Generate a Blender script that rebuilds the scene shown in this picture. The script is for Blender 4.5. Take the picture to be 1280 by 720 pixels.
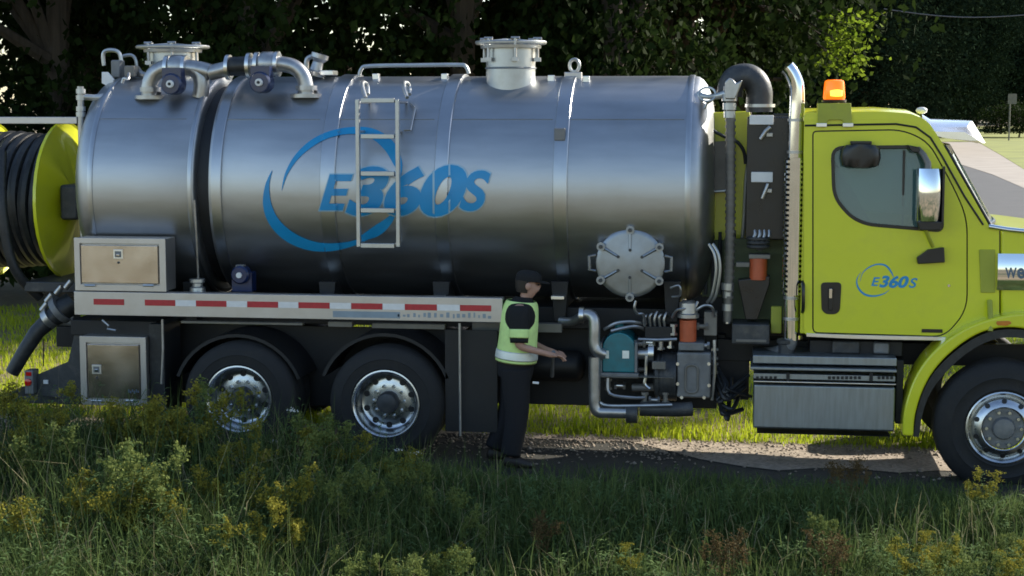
import bpy, bmesh, math, random
import numpy as np
from mathutils import Vector, Matrix

for o in list(bpy.data.objects):
    bpy.data.objects.remove(o)
scene = bpy.context.scene
COL = scene.collection
rad = math.radians

# ------------------------------------------------------------------ camera
FPX = 2100.0                       # focal length in photograph pixels (1280 wide)
YAW, PITCH = rad(8.0), rad(6.25)
_s, _c = math.sin(YAW), math.cos(YAW)
RIGHT = Vector((_c, _s, 0))
FH = Vector((-_s, _c, 0))
FWD = FH * math.cos(PITCH) - Vector((0, 0, 1)) * math.sin(PITCH)
UP = FH * math.sin(PITCH) + Vector((0, 0, 1)) * math.cos(PITCH)


def ray(px, py):
    return FWD + RIGHT * ((px - 640) / FPX) - UP * ((py - 360) / FPX)


CAM = Vector((0, 0, 0.52)) - 15.1 * ray(481, 506)   # 15.1 m from the middle wheel's hub
cam_d = bpy.data.cameras.new('camera')
cam_d.sensor_width = 36
cam_d.lens = 36 * FPX / 1280
cam_d.clip_end = 3000
cam = bpy.data.objects.new('camera', cam_d)
COL.objects.link(cam)
M3 = Matrix((RIGHT, UP, -FWD)).transposed()
cam.matrix_world = Matrix.Translation(CAM) @ M3.to_4x4()
scene.camera = cam

# ------------------------------------------------------------------ sky, sun, exposure
SUN_EL, SUN_H = rad(29), Vector((0.76, 0.65, 0)).normalized()
to_sun = Vector((SUN_H.x * math.cos(SUN_EL), SUN_H.y * math.cos(SUN_EL), math.sin(SUN_EL)))
world = bpy.data.worlds.new('World')
scene.world = world
world.use_nodes = True
wn = world.node_tree
sky = wn.nodes.new('ShaderNodeTexSky')
sky.sky_type = 'NISHITA'
sky.sun_disc = False
sky.sun_elevation = SUN_EL
sky.sun_rotation = math.atan2(SUN_H.x, SUN_H.y)
sky.air_density = 1.0
sky.dust_density = 0.6
sky.ozone_density = 1.0
wn.links.new(sky.outputs[0], wn.nodes['Background'].inputs[0])
wn.nodes['Background'].inputs[1].default_value = 0.125
sun_d = bpy.data.lights.new('sun', 'SUN')
sun_d.energy = 5.0
sun_d.angle = rad(0.53)
sun_d.color = (1.0, 0.93, 0.80)
sun = bpy.data.objects.new('sun', sun_d)
COL.objects.link(sun)
sun.rotation_euler = (-to_sun).to_track_quat('-Z', 'Y').to_euler()
scene.view_settings.view_transform = 'Standard'
scene.view_settings.look = 'None'
scene.view_settings.gamma = 1
scene.view_settings.exposure = 1.0
scene.view_settings.use_curve_mapping = False
scene.cycles.filter_width = 1.7
scene.cycles.max_bounces = 8
scene.cycles.transparent_max_bounces = 12

# ------------------------------------------------------------------ materials
def new_mat(name):
    m = bpy.data.materials.new(name)
    m.use_nodes = True
    nt = m.node_tree
    return m, nt, nt.nodes['Principled BSDF']


def mat(name, col, rough=0.5, metal=0.0, var=0.12, scale=6.0, bump=0.0, bscale=40.0,
        coat=0.0, rvar=0.08, stretch=None, dirt=None):
    """Principled surface whose colour and gloss vary with noise; dirt = (colour, amount, scale)."""
    m, nt, p = new_mat(name)
    N, L = nt.nodes.new, nt.links.new
    tc = N('ShaderNodeTexCoord')
    mp = N('ShaderNodeMapping')
    L(tc.outputs['Object'], mp.inputs['Vector'])
    if stretch:
        mp.inputs['Scale'].default_value = stretch
    nz = N('ShaderNodeTexNoise')
    nz.inputs['Scale'].default_value = scale
    nz.inputs['Detail'].default_value = 5
    L(mp.outputs[0], nz.inputs['Vector'])
    mx = N('ShaderNodeMix')
    mx.data_type = 'RGBA'
    c = Vector(col)
    lo, hi = c * (1 - var), c * (1 + var)
    mx.inputs[6].default_value = (*lo, 1)
    mx.inputs[7].default_value = (*[min(1, v) for v in hi], 1)
    rp = N('ShaderNodeMapRange')
    rp.inputs[1].default_value = 0.3
    rp.inputs[2].default_value = 0.7
    L(nz.outputs[0], rp.inputs[0])
    L(rp.outputs[0], mx.inputs[0])
    out = mx.outputs[2]
    if dirt:
        n2 = N('ShaderNodeTexNoise')
        n2.inputs['Scale'].default_value = dirt[2]
        n2.inputs['Detail'].default_value = 8
        n2.inputs['Roughness'].default_value = 0.7
        L(tc.outputs['Object'], n2.inputs['Vector'])
        r2 = N('ShaderNodeMapRange')
        r2.inputs[1].default_value = 0.5
        r2.inputs[2].default_value = 0.75
        r2.inputs[4].default_value = dirt[1]
        L(n2.outputs[0], r2.inputs[0])
        m2 = N('ShaderNodeMix')
        m2.data_type = 'RGBA'
        L(r2.outputs[0], m2.inputs[0])
        L(out, m2.inputs[6])
        m2.inputs[7].default_value = (*dirt[0], 1)
        out = m2.outputs[2]
    L(out, p.inputs['Base Color'])
    rr = N('ShaderNodeMapRange')
    rr.inputs[3].default_value = max(0.02, rough - rvar)
    rr.inputs[4].default_value = min(1, rough + rvar)
    L(nz.outputs[0], rr.inputs[0])
    L(rr.outputs[0], p.inputs['Roughness'])
    p.inputs['Metallic'].default_value = metal
    p.inputs['Coat Weight'].default_value = coat
    p.inputs['Coat Roughness'].default_value = 0.06
    if bump:
        nb = N('ShaderNodeTexNoise')
        nb.inputs['Scale'].default_value = bscale
        nb.inputs['Detail'].default_value = 6
        L(mp.outputs[0], nb.inputs['Vector'])
        bp = N('ShaderNodeBump')
        bp.inputs['Strength'].default_value = bump
        bp.inputs['Distance'].default_value = 0.02
        L(nb.outputs[0], bp.inputs['Height'])
        L(bp.outputs[0], p.inputs['Normal'])
    return m


def leaf_mat(name, c1, c2, trans=0.35, nscale=0.6, rough=0.75, spec=0.04):
    m, nt, p = new_mat(name)
    N, L = nt.nodes.new, nt.links.new
    g = N('ShaderNodeNewGeometry')
    nz = N('ShaderNodeTexNoise')
    nz.inputs['Scale'].default_value = nscale
    nz.inputs['Detail'].default_value = 3
    L(g.outputs['Position'], nz.inputs['Vector'])
    mth = N('ShaderNodeMath')
    mth.operation = 'ADD'
    L(nz.outputs[0], mth.inputs[0])
    ri = N('ShaderNodeMath')
    ri.operation = 'MULTIPLY_ADD'
    L(g.outputs['Random Per Island'], ri.inputs[0])
    ri.inputs[1].default_value = 0.7
    ri.inputs[2].default_value = -0.35
    L(ri.outputs[0], mth.inputs[1])
    mx = N('ShaderNodeMix')
    mx.data_type = 'RGBA'
    mx.inputs[6].default_value = (*c1, 1)
    mx.inputs[7].default_value = (*c2, 1)
    L(mth.outputs[0], mx.inputs[0])
    L(mx.outputs[2], p.inputs['Base Color'])
    p.inputs['Roughness'].default_value = rough
    p.inputs['Specular IOR Level'].default_value = spec
    tr = N('ShaderNodeBsdfTranslucent')
    L(mx.outputs[2], tr.inputs['Color'])
    ms = N('ShaderNodeMixShader')
    ms.inputs[0].default_value = trans
    L(p.outputs[0], ms.inputs[1])
    L(tr.outputs[0], ms.inputs[2])
    L(ms.outputs[0], nt.nodes['Material Output'].inputs['Surface'])
    return m


def glass_mat(name, tint, refl=0.06, haze=0.0):
    m, nt, p = new_mat(name)
    N, L = nt.nodes.new, nt.links.new
    tb = N('ShaderNodeBsdfTransparent')
    tb.inputs[0].default_value = (*tint, 1)
    gl = N('ShaderNodeBsdfGlossy')
    gl.inputs['Roughness'].default_value = 0.02
    fr = N('ShaderNodeFresnel')
    fr.inputs[0].default_value = 1.6
    ad = N('ShaderNodeMath')
    ad.operation = 'ADD'
    ad.use_clamp = True
    ad.inputs[1].default_value = refl
    L(fr.outputs[0], ad.inputs[0])
    ms = N('ShaderNodeMixShader')
    L(ad.outputs[0], ms.inputs[0])
    L(tb.outputs[0], ms.inputs[1])
    L(gl.outputs[0], ms.inputs[2])
    out = ms.outputs[0]
    if haze:
        df = N('ShaderNodeBsdfDiffuse')
        df.inputs[0].default_value = (0.26, 0.46, 0.47, 1)
        m2 = N('ShaderNodeMixShader')
        m2.inputs[0].default_value = haze
        L(out, m2.inputs[1])
        L(df.outputs[0], m2.inputs[2])
        out = m2.outputs[0]
    L(out, nt.nodes['Material Output'].inputs['Surface'])
    return m


def emit_mat(name, col, strength):
    m, nt, p = new_mat(name)
    p.inputs['Base Color'].default_value = (*col, 1)
    p.inputs['Emission Color'].default_value = (*col, 1)
    p.inputs['Emission Strength'].default_value = strength
    p.inputs['Roughness'].default_value = 0.2
    return m


DUST = (0.28, 0.25, 0.20)
M = {
    'steel': mat('brushed_stainless', (0.43, 0.44, 0.45), 0.42, 1.0, 0.07, 3.0, 0.10, 1.1, rvar=0.06,
                 stretch=(0.6, 3, 3), dirt=(DUST, 0.20, 1.6)),
    'band': mat('matt_stainless_band', (0.46, 0.475, 0.49), 0.36, 1.0, 0.06, 5, rvar=0.05),
    'hatchmetal': mat('dull_hatch_aluminium', (0.30, 0.32, 0.34), 0.42, 0.9, 0.12, 9, dirt=(DUST, 0.2, 7)),
    'bright': mat('bright_aluminium', (0.72, 0.72, 0.71), 0.32, 1.0, 0.08, 8),
    'alu': mat('satin_aluminium', (0.52, 0.495, 0.475), 0.42, 0.9, 0.10, 6, dirt=(DUST, 0.35, 3)),
    'door_alu': mat('polished_door_sheet', (0.52, 0.48, 0.445), 0.22, 1.0, 0.08, 5, 0.03, 60),
    'visor': mat('polished_visor', (0.82, 0.83, 0.84), 0.22, 1.0, 0.04, 8, rvar=0.04),
    'chrome': mat('chrome', (0.70, 0.74, 0.78), 0.07, 1.0, 0.03, 8, rvar=0.03),
    'wheelmetal': mat('polished_wheel', (0.56, 0.58, 0.60), 0.28, 1.0, 0.06, 12, rvar=0.08, dirt=(DUST, 0.3, 9)),
    'pipe': mat('galvanised_pipe', (0.42, 0.42, 0.42), 0.36, 0.85, 0.15, 14, dirt=(DUST, 0.4, 8)),
    'lime': mat('lime_paint', (0.67, 0.69, 0.018), 0.32, 0.0, 0.05, 2.0, coat=0.7, rvar=0.05, dirt=((0.22, 0.22, 0.08), 0.2, 2)),
    'limedirty': mat('dusty_lime_paint', (0.36, 0.38, 0.035), 0.5, 0.0, 0.12, 4.0, dirt=((0.15, 0.14, 0.08), 0.45, 4)),
    'black': mat('black_paint', (0.008, 0.008, 0.009), 0.55, 0.0, 0.3, 6, dirt=((0.03, 0.027, 0.022), 0.3, 5)),
    'blackgloss': mat('black_plastic', (0.012, 0.012, 0.013), 0.3, 0.0, 0.2, 10),
    'rubber': mat('tyre_rubber', (0.011, 0.011, 0.0115), 0.75, 0.0, 0.25, 14, 0.15, 60, dirt=((0.035, 0.031, 0.025), 0.4, 6)),
    'hose': mat('black_hose', (0.016, 0.018, 0.02), 0.45, 0.0, 0.3, 20, dirt=((0.07, 0.065, 0.055), 0.4, 10)),
    'grey': mat('grey_cast_iron', (0.17, 0.175, 0.18), 0.5, 0.3, 0.2, 10, 0.1, 40, dirt=(DUST, 0.35, 7)),
    'dgrey': mat('dark_grey_cast', (0.05, 0.053, 0.056), 0.5, 0.3, 0.2, 10, 0.1, 40, dirt=(DUST, 0.3, 7)),
    'plate': mat('dull_grey_plate', (0.18, 0.17, 0.15), 0.55, 0.4, 0.2, 6, dirt=(DUST, 0.4, 5)),
    'white': mat('white_paint', (0.74, 0.74, 0.72), 0.4, 0.0, 0.06, 8, dirt=(DUST, 0.25, 6)),
    'pale': mat('pale_steel', (0.48, 0.49, 0.48), 0.38, 0.8, 0.08, 10, dirt=(DUST, 0.25, 8)),
    'navy': mat('navy_enamel', (0.006, 0.018, 0.075), 0.35, 0.0, 0.2, 12, coat=0.3),
    'teal': mat('teal_enamel', (0.005, 0.16, 0.19), 0.38, 0.0, 0.15, 10, coat=0.3, dirt=((0.05, 0.06, 0.06), 0.35, 9)),
    'orange': mat('orange_red_canister', (0.50, 0.10, 0.035), 0.4, 0.0, 0.15, 10),
    'olive': mat('olive_panel', (0.085, 0.11, 0.055), 0.6, 0.0, 0.2, 5),
    'blue': mat('blue_vinyl', (0.012, 0.27, 0.56), 0.35, 0.0, 0.06, 6),
    'blueoutline': mat('pale_vinyl_outline', (0.30, 0.46, 0.56), 0.4, 0.3, 0.05, 6),
    'bluegrey': mat('faded_blue_vinyl', (0.24, 0.30, 0.35), 0.45, 0.1, 0.12, 8),
    'mark': mat('faded_print', (0.10, 0.14, 0.19), 0.5, 0.0, 0.2, 20),
    'redtape': mat('red_reflective_tape', (0.46, 0.016, 0.03), 0.35, 0.0, 0.10, 30, coat=0.3),
    'whitetape': mat('white_reflective_tape', (0.78, 0.77, 0.75), 0.35, 0.0, 0.05, 30, coat=0.3),
    'lamp_red': mat('red_lamp_lens', (0.55, 0.01, 0.01), 0.15, 0.0, 0.1, 10, coat=0.8),
    'lamp_amber': mat('amber_lens', (0.62, 0.20, 0.02), 0.15, 0.0, 0.1, 10, coat=0.8),
    'beacon': emit_mat('lit_amber_beacon', (1.0, 0.17, 0.004), 0.55),
    'bulb': emit_mat('lit_beacon_core', (1.0, 0.45, 0.05), 1.5),
    'glass': glass_mat('door_glass', (0.34, 0.46, 0.46), 0.02, 0.22),
    'windscreen': glass_mat('windscreen_glass', (0.5, 0.58, 0.56), 0.25, 0.06),
    'interior': mat('cab_interior', (0.05, 0.05, 0.052), 0.7, 0.0, 0.2, 8),
    'skin': mat('skin', (0.44, 0.25, 0.18), 0.55, 0.0, 0.08, 15),
    'shirt': mat('black_shirt_cloth', (0.006, 0.006, 0.0065), 0.85, 0.0, 0.25, 18, 0.2, 60),
    'trousers': mat('dark_trouser_cloth', (0.006, 0.006, 0.008), 0.85, 0.0, 0.25, 18, 0.2, 60),
    'hivis': mat('hi_vis_lime_cloth', (0.68, 0.90, 0.32), 0.75, 0.0, 0.08, 18, 0.15, 40),
    'silver': mat('silver_reflective_strip', (0.85, 0.88, 0.80), 0.45, 0.2, 0.06, 18),
    'boot': mat('boot_leather', (0.03, 0.022, 0.016), 0.6, 0.0, 0.2, 20),
    'bark': mat('bark', (0.075, 0.058, 0.042), 0.9, 0.0, 0.35, 4, 0.6, 18, stretch=(3, 3, 0.5)),
    'gravel': mat('gravel', (0.34, 0.28, 0.22), 0.92, 0.0, 0.35, 26, 0.6, 90, dirt=((0.16, 0.13, 0.09), 0.6, 2.5)),
    'dirt': mat('shaded_ground', (0.018, 0.017, 0.012), 0.95, 0.0, 0.35, 9, 0.7, 40, dirt=((0.018, 0.022, 0.010), 0.7, 1.5)),  # near-black base: the truck's shadow on the verge, painted as colour
    'asphalt': mat('asphalt', (0.055, 0.055, 0.058), 0.85, 0.0, 0.2, 1.2, 0.2, 60),  # near stretch of the far road, tree shade put into the colour
    'drive': mat('sunlit_asphalt', (0.30, 0.26, 0.22), 0.9, 0.0, 0.12, 0.6, 0.2, 20),  # far stretch of the same road, sunlight put into the colour
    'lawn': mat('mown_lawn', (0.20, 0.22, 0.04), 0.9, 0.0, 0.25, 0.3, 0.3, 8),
    'cable': mat('cable', (0.12, 0.12, 0.13), 0.6),
}
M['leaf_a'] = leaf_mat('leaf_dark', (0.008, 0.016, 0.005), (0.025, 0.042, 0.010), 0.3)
M['leaf_b'] = leaf_mat('leaf_sunlit', (0.10, 0.17, 0.012), (0.22, 0.29, 0.03), 0.5, 2.0)  # for the sunlit clump; sunlight is put into this brighter leaf colour
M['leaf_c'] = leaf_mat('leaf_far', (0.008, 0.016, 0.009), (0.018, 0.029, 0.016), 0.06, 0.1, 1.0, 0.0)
M['grassblade'] = leaf_mat('meadow_grass_blade', (0.045, 0.080, 0.024), (0.14, 0.185, 0.06), 0.3, 1.3)
M['weedleaf'] = leaf_mat('weed_leaf', (0.055, 0.10, 0.035), (0.14, 0.20, 0.075), 0.3, 1.0)
M['drygrass'] = leaf_mat('dry_stalk', (0.20, 0.17, 0.09), (0.36, 0.33, 0.20), 0.2, 2)
M['brownweed'] = leaf_mat('brown_weed', (0.06, 0.045, 0.02), (0.16, 0.11, 0.05), 0.2, 2)
M['plume'] = leaf_mat('goldenrod_plume', (0.14, 0.15, 0.03), (0.30, 0.26, 0.04), 0.3, 3)
M['budplume'] = leaf_mat('green_bud_plume', (0.10, 0.14, 0.04), (0.20, 0.23, 0.07), 0.3, 3)
M['petal'] = leaf_mat('white_petal', (0.6, 0.6, 0.58), (0.8, 0.8, 0.76), 0.3, 3)
M['shortgrass'] = leaf_mat('sunny_short_grass', (0.24, 0.34, 0.015), (0.46, 0.50, 0.04), 0.5, 0.8)


def ground_mat():
    m, nt, p = new_mat('rough_meadow_ground')
    N, L = nt.nodes.new, nt.links.new
    tc = N('ShaderNodeTexCoord')
    a = N('ShaderNodeTexNoise')
    a.inputs['Scale'].default_value = 0.35
    a.inputs['Detail'].default_value = 8
    b = N('ShaderNodeTexNoise')
    b.inputs['Scale'].default_value = 7
    b.inputs['Detail'].default_value = 8
    for n in (a, b):
        L(tc.outputs['Object'], n.inputs['Vector'])
    r = N('ShaderNodeValToRGB')
    e = r.color_ramp.elements
    e[0].position, e[0].color = 0.35, (0.06, 0.07, 0.03, 1)
    e[1].position, e[1].color = 0.65, (0.31, 0.225, 0.15, 1)
    L(a.outputs[0], r.inputs[0])
    mx = N('ShaderNodeMix')
    mx.data_type = 'RGBA'
    mx.blend_type = 'MULTIPLY'
    mx.inputs[0].default_value = 0.8
    L(r.outputs[0], mx.inputs[6])
    r2 = N('ShaderNodeValToRGB')
    r2.color_ramp.elements[0].color = (0.5, 0.5, 0.45, 1)
    r2.color_ramp.elements[1].color = (1.2, 1.2, 1.0, 1)
    L(b.outputs[0], r2.inputs[0])
    L(r2.outputs[0], mx.inputs[7])
    L(mx.outputs[2], p.inputs['Base Color'])
    p.inputs['Roughness'].default_value = 0.95
    bp = N('ShaderNodeBump')
    bp.inputs['Strength'].default_value = 0.8
    L(b.outputs[0], bp.inputs['Height'])
    L(bp.outputs[0], p.inputs['Normal'])
    return m


M['ground'] = ground_mat()

# ------------------------------------------------------------------ mesh helpers
ROOTLOC = {}


def attach(o, parent):
    o.parent = parent
    if parent.name in ROOTLOC:
        o.matrix_parent_inverse = Matrix.Translation(-ROOTLOC[parent.name])


def tag(o, label, cat, group=None, kind=None):
    if label:
        o['label'] = label
    if cat:
        o['category'] = cat
    if group:
        o['group'] = group
    if kind:
        o['kind'] = kind
    return o


def empty(name, loc, parent=None):
    o = bpy.data.objects.new(name, None)
    o.empty_display_size = 0.2
    COL.objects.link(o)
    if parent is None:
        ROOTLOC[o.name] = Vector(loc)
    else:
        attach(o, parent)
    o.location = loc
    return o


def link(name, me, material, parent=None):
    o = bpy.data.objects.new(name, me)
    if material is not None and not me.materials:
        me.materials.append(M[material] if isinstance(material, str) else material)
    COL.objects.link(o)
    if parent is not None:
        attach(o, parent)
    return o


class MB:
    def __init__(s):
        s.v, s.f = [], []

    def add(s, vs, fs):
        n = len(s.v)
        s.v += [tuple(v) for v in vs]
        s.f += [tuple(i + n for i in f) for f in fs]
        return s

    def box(s, x0, x1, y0, y1, z0, z1):
        return s.add([(x0, y0, z0), (x1, y0, z0), (x1, y1, z0), (x0, y1, z0),
                      (x0, y0, z1), (x1, y0, z1), (x1, y1, z1), (x0, y1, z1)],
                     [(3, 2, 1, 0), (4, 5, 6, 7), (0, 1, 5, 4), (1, 2, 6, 5), (2, 3, 7, 6), (3, 0, 4, 7)])

    def prism(s, xz, y0, y1):
        n = len(xz)
        vs = [(x, y0, z) for x, z in xz] + [(x, y1, z) for x, z in xz]
        fs = [tuple(range(n)), tuple(range(2 * n - 1, n - 1, -1))]
        fs += [(i, i + n, (i + 1) % n + n, (i + 1) % n) for i in range(n)]
        return s.add(vs, fs)

    def rings(s, rings, closed=False, caps=True):
        n = len(rings[0])
        vs = [p for r in rings for p in r]
        fs = []
        k = len(rings)
        for a in range(k if closed else k - 1):
            b = (a + 1) % k
            for i in range(n):
                j = (i + 1) % n
                fs.append((a * n + i, a * n + j, b * n + j, b * n + i))
        if caps and not closed:
            fs.append(tuple(range(n - 1, -1, -1)))
            fs.append(tuple((k - 1) * n + i for i in range(n)))
        return s.add(vs, fs)

    def tube(s, pts, r, n=10, closed=False, caps=True):
        pts = [Vector(p) for p in pts]
        k = len(pts)
        rs = r if isinstance(r, (list, tuple)) else [r] * k
        if len(rs) != k:
            rs = list(np.interp(np.linspace(0, 1, k), np.linspace(0, 1, len(rs)), rs))
        tang = []
        for i in range(k):
            if closed:
                t = pts[(i + 1) % k] - pts[i - 1]
            else:
                t = pts[min(i + 1, k - 1)] - pts[max(i - 1, 0)]
            tang.append(t.normalized() if t.length > 1e-9 else Vector((0, 0, 1)))
        u = tang[0].orthogonal().normalized()
        out = []
        for i in range(k):
            t = tang[i]
            u = (u - t * u.dot(t))
            u = u.normalized() if u.length > 1e-6 else t.orthogonal().normalized()
            w = t.cross(u)
            out.append([pts[i] + (u * math.cos(a) + w * math.sin(a)) * rs[i]
                        for a in [2 * math.pi * j / n for j in range(n)]])
        return s.rings(out, closed, caps)

    def cyl(s, p0, p1, r0, r1=None, n=18):
        return s.tube([p0, p1], [r0, r0 if r1 is None else r1], n)

    def lathe(s, prof, origin, axis, n=48, caps=True):
        """prof: (distance along axis, radius)"""
        ax = Vector(axis).normalized()
        u = Vector((0, 0, 1)) if abs(ax.z) < 0.9 else Vector((1, 0, 0))
        u = (u - ax * u.dot(ax)).normalized()
        w = ax.cross(u)
        o = Vector(origin)
        rr = [[o + ax * t + (u * math.cos(a) + w * math.sin(a)) * r for a in [2 * math.pi * j / n for j in range(n)]]
              for t, r in prof]
        return s.rings(rr, False, caps)

    def ball(s, c, rx, ry=None, rz=None, n=12, m=8):
        ry = rx if ry is None else ry
        rz = rx if rz is None else rz
        rr = []
        for i in range(1, m):
            a = math.pi * i / m
            rr.append([(c[0] + rx * math.sin(a) * math.cos(b), c[1] + ry * math.sin(a) * math.sin(b), c[2] - rz * math.cos(a))
                       for b in [2 * math.pi * j / n for j in range(n)]])
        return s.rings(rr)

    def mesh(s, name):
        me = bpy.data.meshes.new(name)
        me.from_pydata(s.v, [], s.f)
        bm = bmesh.new()
        bm.from_mesh(me)
        bmesh.ops.recalc_face_normals(bm, faces=bm.faces)
        bm.to_mesh(me)
        bm.free()
        return me

    def build(s, name, material, parent=None, bevel=0.0, smooth=True, angle=38, seg=2):
        me = s.mesh(name)
        o = link(name, me, material, parent)
        finish(o, bevel, smooth, angle, seg)
        return o


def finish(o, bevel=0.0, smooth=True, angle=38, seg=2):
    me = o.data
    if smooth:
        me.polygons.foreach_set('use_smooth', [True] * len(me.polygons))
        if not bevel:
            me.set_sharp_from_angle(angle=rad(angle))
    if bevel:
        b = o.modifiers.new('bevel', 'BEVEL')
        b.width = bevel
        b.segments = seg
        b.limit_method = 'ANGLE'
        b.angle_limit = rad(40)
        b.harden_normals = True


# measured positions: a photograph pixel on a plane of known depth gives the real coordinate
def P(px, py, Y):
    d = ray(px, py)
    return CAM + d * ((Y - CAM.y) / d.y)


def G(px, py, z=0.0):
    d = ray(px, py)
    return CAM + d * ((z - CAM.z) / d.z)


def XZ(pts, Y):
    out = []
    for a in pts:
        p = P(a[0], a[1], Y)
        out.append((p.x, p.z))
    return out


def boxpx(name, a, b, Y0, Y1, material, parent, bevel=0.006):
    p, q = P(a[0], a[1], Y0), P(b[0], b[1], Y0)
    return MB().box(p.x, q.x, Y0, Y1, q.z, p.z).build(name, material, parent, bevel)


def prismpx(name, pts, Y0, Y1, material, parent, bevel=0.0, angle=30):
    return MB().prism(XZ(pts, Y0), Y0, Y1).build(name, material, parent, bevel, angle=angle)


def tubepx(name, pts, r, material, parent, n=10, smoothpath=0):
    """pts: (px, py, Y)"""
    pp = [P(*p) for p in pts]
    if smoothpath:
        pp = spline(pp, smoothpath)
    return MB().tube(pp, r, n).build(name, material, parent)


def spline(pts, k=6):
    pts = [Vector(p) for p in pts]
    out = []
    n = len(pts)
    for i in range(n - 1):
        p0, p1, p2, p3 = pts[max(i - 1, 0)], pts[i], pts[i + 1], pts[min(i + 2, n - 1)]
        for j in range(k):
            t = j / k
            out.append(0.5 * ((2 * p1) + (p2 - p0) * t + (2 * p0 - 5 * p1 + 4 * p2 - p3) * t * t
                              + (3 * p1 - p0 - 3 * p2 + p3) * t ** 3))
    out.append(pts[-1])
    return out


def round_poly(pts, r, k=5):
    """round the corners of a closed 2-D polygon; r is one radius or one for each corner"""
    out = []
    n = len(pts)
    for i in range(n):
        p = Vector(pts[i][:2])
        a = Vector(pts[i - 1][:2]) - p
        b = Vector(pts[(i + 1) % n][:2]) - p
        ri = r[i] if isinstance(r, (list, tuple)) else r
        d = min(ri, a.length * 0.48, b.length * 0.48)
        if d < 1e-4:
            out.append(tuple(p))
            continue
        q0, q1 = p + a.normalized() * d, p + b.normalized() * d
        for j in range(k + 1):
            t = j / k
            out.append(tuple((1 - t) ** 2 * q0 + 2 * t * (1 - t) * p + t * t * q1))
    return out


def panel(name, outer, holes, y0, y1, material, parent, bevel=0.0):
    """flat plate in the xz plane with holes, y0 its near face"""
    bm = bmesh.new()
    edges = []
    for loop in [outer] + holes:
        vs = [bm.verts.new((x, y0, z)) for x, z in loop]
        for i in range(len(vs)):
            edges.append(bm.edges.new((vs[i], vs[(i + 1) % len(vs)])))
    r = bmesh.ops.triangle_fill(bm, use_beauty=True, use_dissolve=False, edges=edges)
    faces = [f for f in r['geom'] if isinstance(f, bmesh.types.BMFace)]
    ex = bmesh.ops.extrude_face_region(bm, geom=faces)
    bmesh.ops.translate(bm, verts=[v for v in ex['geom'] if isinstance(v, bmesh.types.BMVert)], vec=(0, y1 - y0, 0))
    bmesh.ops.recalc_face_normals(bm, faces=bm.faces)
    me = bpy.data.meshes.new(name)
    bm.to_mesh(me)
    bm.free()
    o = link(name, me, material, parent)
    finish(o, bevel, angle=30)
    return o


# ------------------------------------------------------------------ terrain
def ground_z(x, y):
    z = -0.010 * max(-12, min(12, x)) * max(0.0, min(1.0, (16 - y) / 8))
    if y < -0.7:
        t = min(-0.7 - y, 3.2)
        z -= 0.20 * t
    return z


def axis_steps(fine, lim, far):
    a = list(np.arange(-lim, lim + 1e-6, fine))
    v, s = lim, fine
    while v < far:
        s *= 1.35
        v += s
        a = [-v] + a + [v]
    return a


xs, ys = axis_steps(0.7, 15, 900), axis_steps(0.45, 12, 900)
gm = MB()
gm.add([(x, y, ground_z(x, y) + 0.02 * math.sin(x * 1.7 + y) * math.sin(y * 2.1) * (1 if y < -1 else 0)) for y in ys for x in xs],
       [(j * len(xs) + i, j * len(xs) + i + 1, (j + 1) * len(xs) + i + 1, (j + 1) * len(xs) + i)
        for j in range(len(ys) - 1) for i in range(len(xs) - 1)])
tag(gm.build('ground', 'ground'), 'rough grassy ground running under the truck to the woods', None, kind='structure')


def strip(name, x0, x1, ya, yb, material, dz, step=0.35, rag=0.12, seed=1):
    r = random.Random(seed)
    n = int((x1 - x0) / step)
    vs, fs = [], []
    k = 7
    for i in range(n + 1):
        x = x0 + (x1 - x0) * i / n
        a = (ya(x) if callable(ya) else ya) + rag * (math.sin(x * 1.3) * 0.5 + r.uniform(-1, 1) * 0.5)
        b = (yb(x) if callable(yb) else yb) + rag * (math.sin(x * 0.9 + 2) * 0.5 + r.uniform(-1, 1) * 0.5)
        for j in range(k):
            y = a + (b - a) * j / (k - 1)
            vs.append((x, y, ground_z(x, y) + dz))
    for i in range(n):
        for j in range(k - 1):
            fs.append((i * k + j, (i + 1) * k + j, (i + 1) * k + j + 1, i * k + j + 1))
    o = MB().add(vs, fs).build(name, material)
    return tag(o, None, None, kind='structure')


strip('shade_verge', -40, 40, -0.95, lambda x: 0.62 + 0.78 / (1 + math.exp((x - 2.6) / 0.15)), 'dirt', 0.006, seed=2)['label'] = 'verge under the near wheels, truck shade painted into its near-black colour'  # dark strip laid in place of the truck's shadow on the ground
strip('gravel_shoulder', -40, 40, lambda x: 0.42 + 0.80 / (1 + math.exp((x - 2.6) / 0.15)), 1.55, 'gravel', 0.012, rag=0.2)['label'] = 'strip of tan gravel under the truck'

# far road to the right: measured on the ground
def ground_poly(name, pts, material, dz):
    vs = []
    for a in pts:
        p = G(a[0], a[1], 0.0)
        vs.append((p.x, p.y, ground_z(p.x, p.y) + dz))
    o = MB().add(vs, [tuple(range(len(vs)))]).build(name, material)
    tag(o, None, None, kind='structure')
    return o


def far_sheet(name, x_of_d, d0, d1, material, dz, n=24):
    """ribbon on the ground; x_of_d gives left and right x for each distance y"""
    vs, fs = [], []
    for i in range(n + 1):
        y = d0 + (d1 - d0) * i / n
        a, b = x_of_d(y)
        for j in range(5):
            x = a + (b - a) * j / 4
            vs.append((x, y, ground_z(x, y) + dz))
    for i in range(n):
        for j in range(4):
            fs.append((i * 5 + j, i * 5 + j + 1, (i + 1) * 5 + j + 1, (i + 1) * 5 + j))
    o = MB().add(vs, fs).build(name, material)
    tag(o, None, None, kind='structure')
    return o


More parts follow.
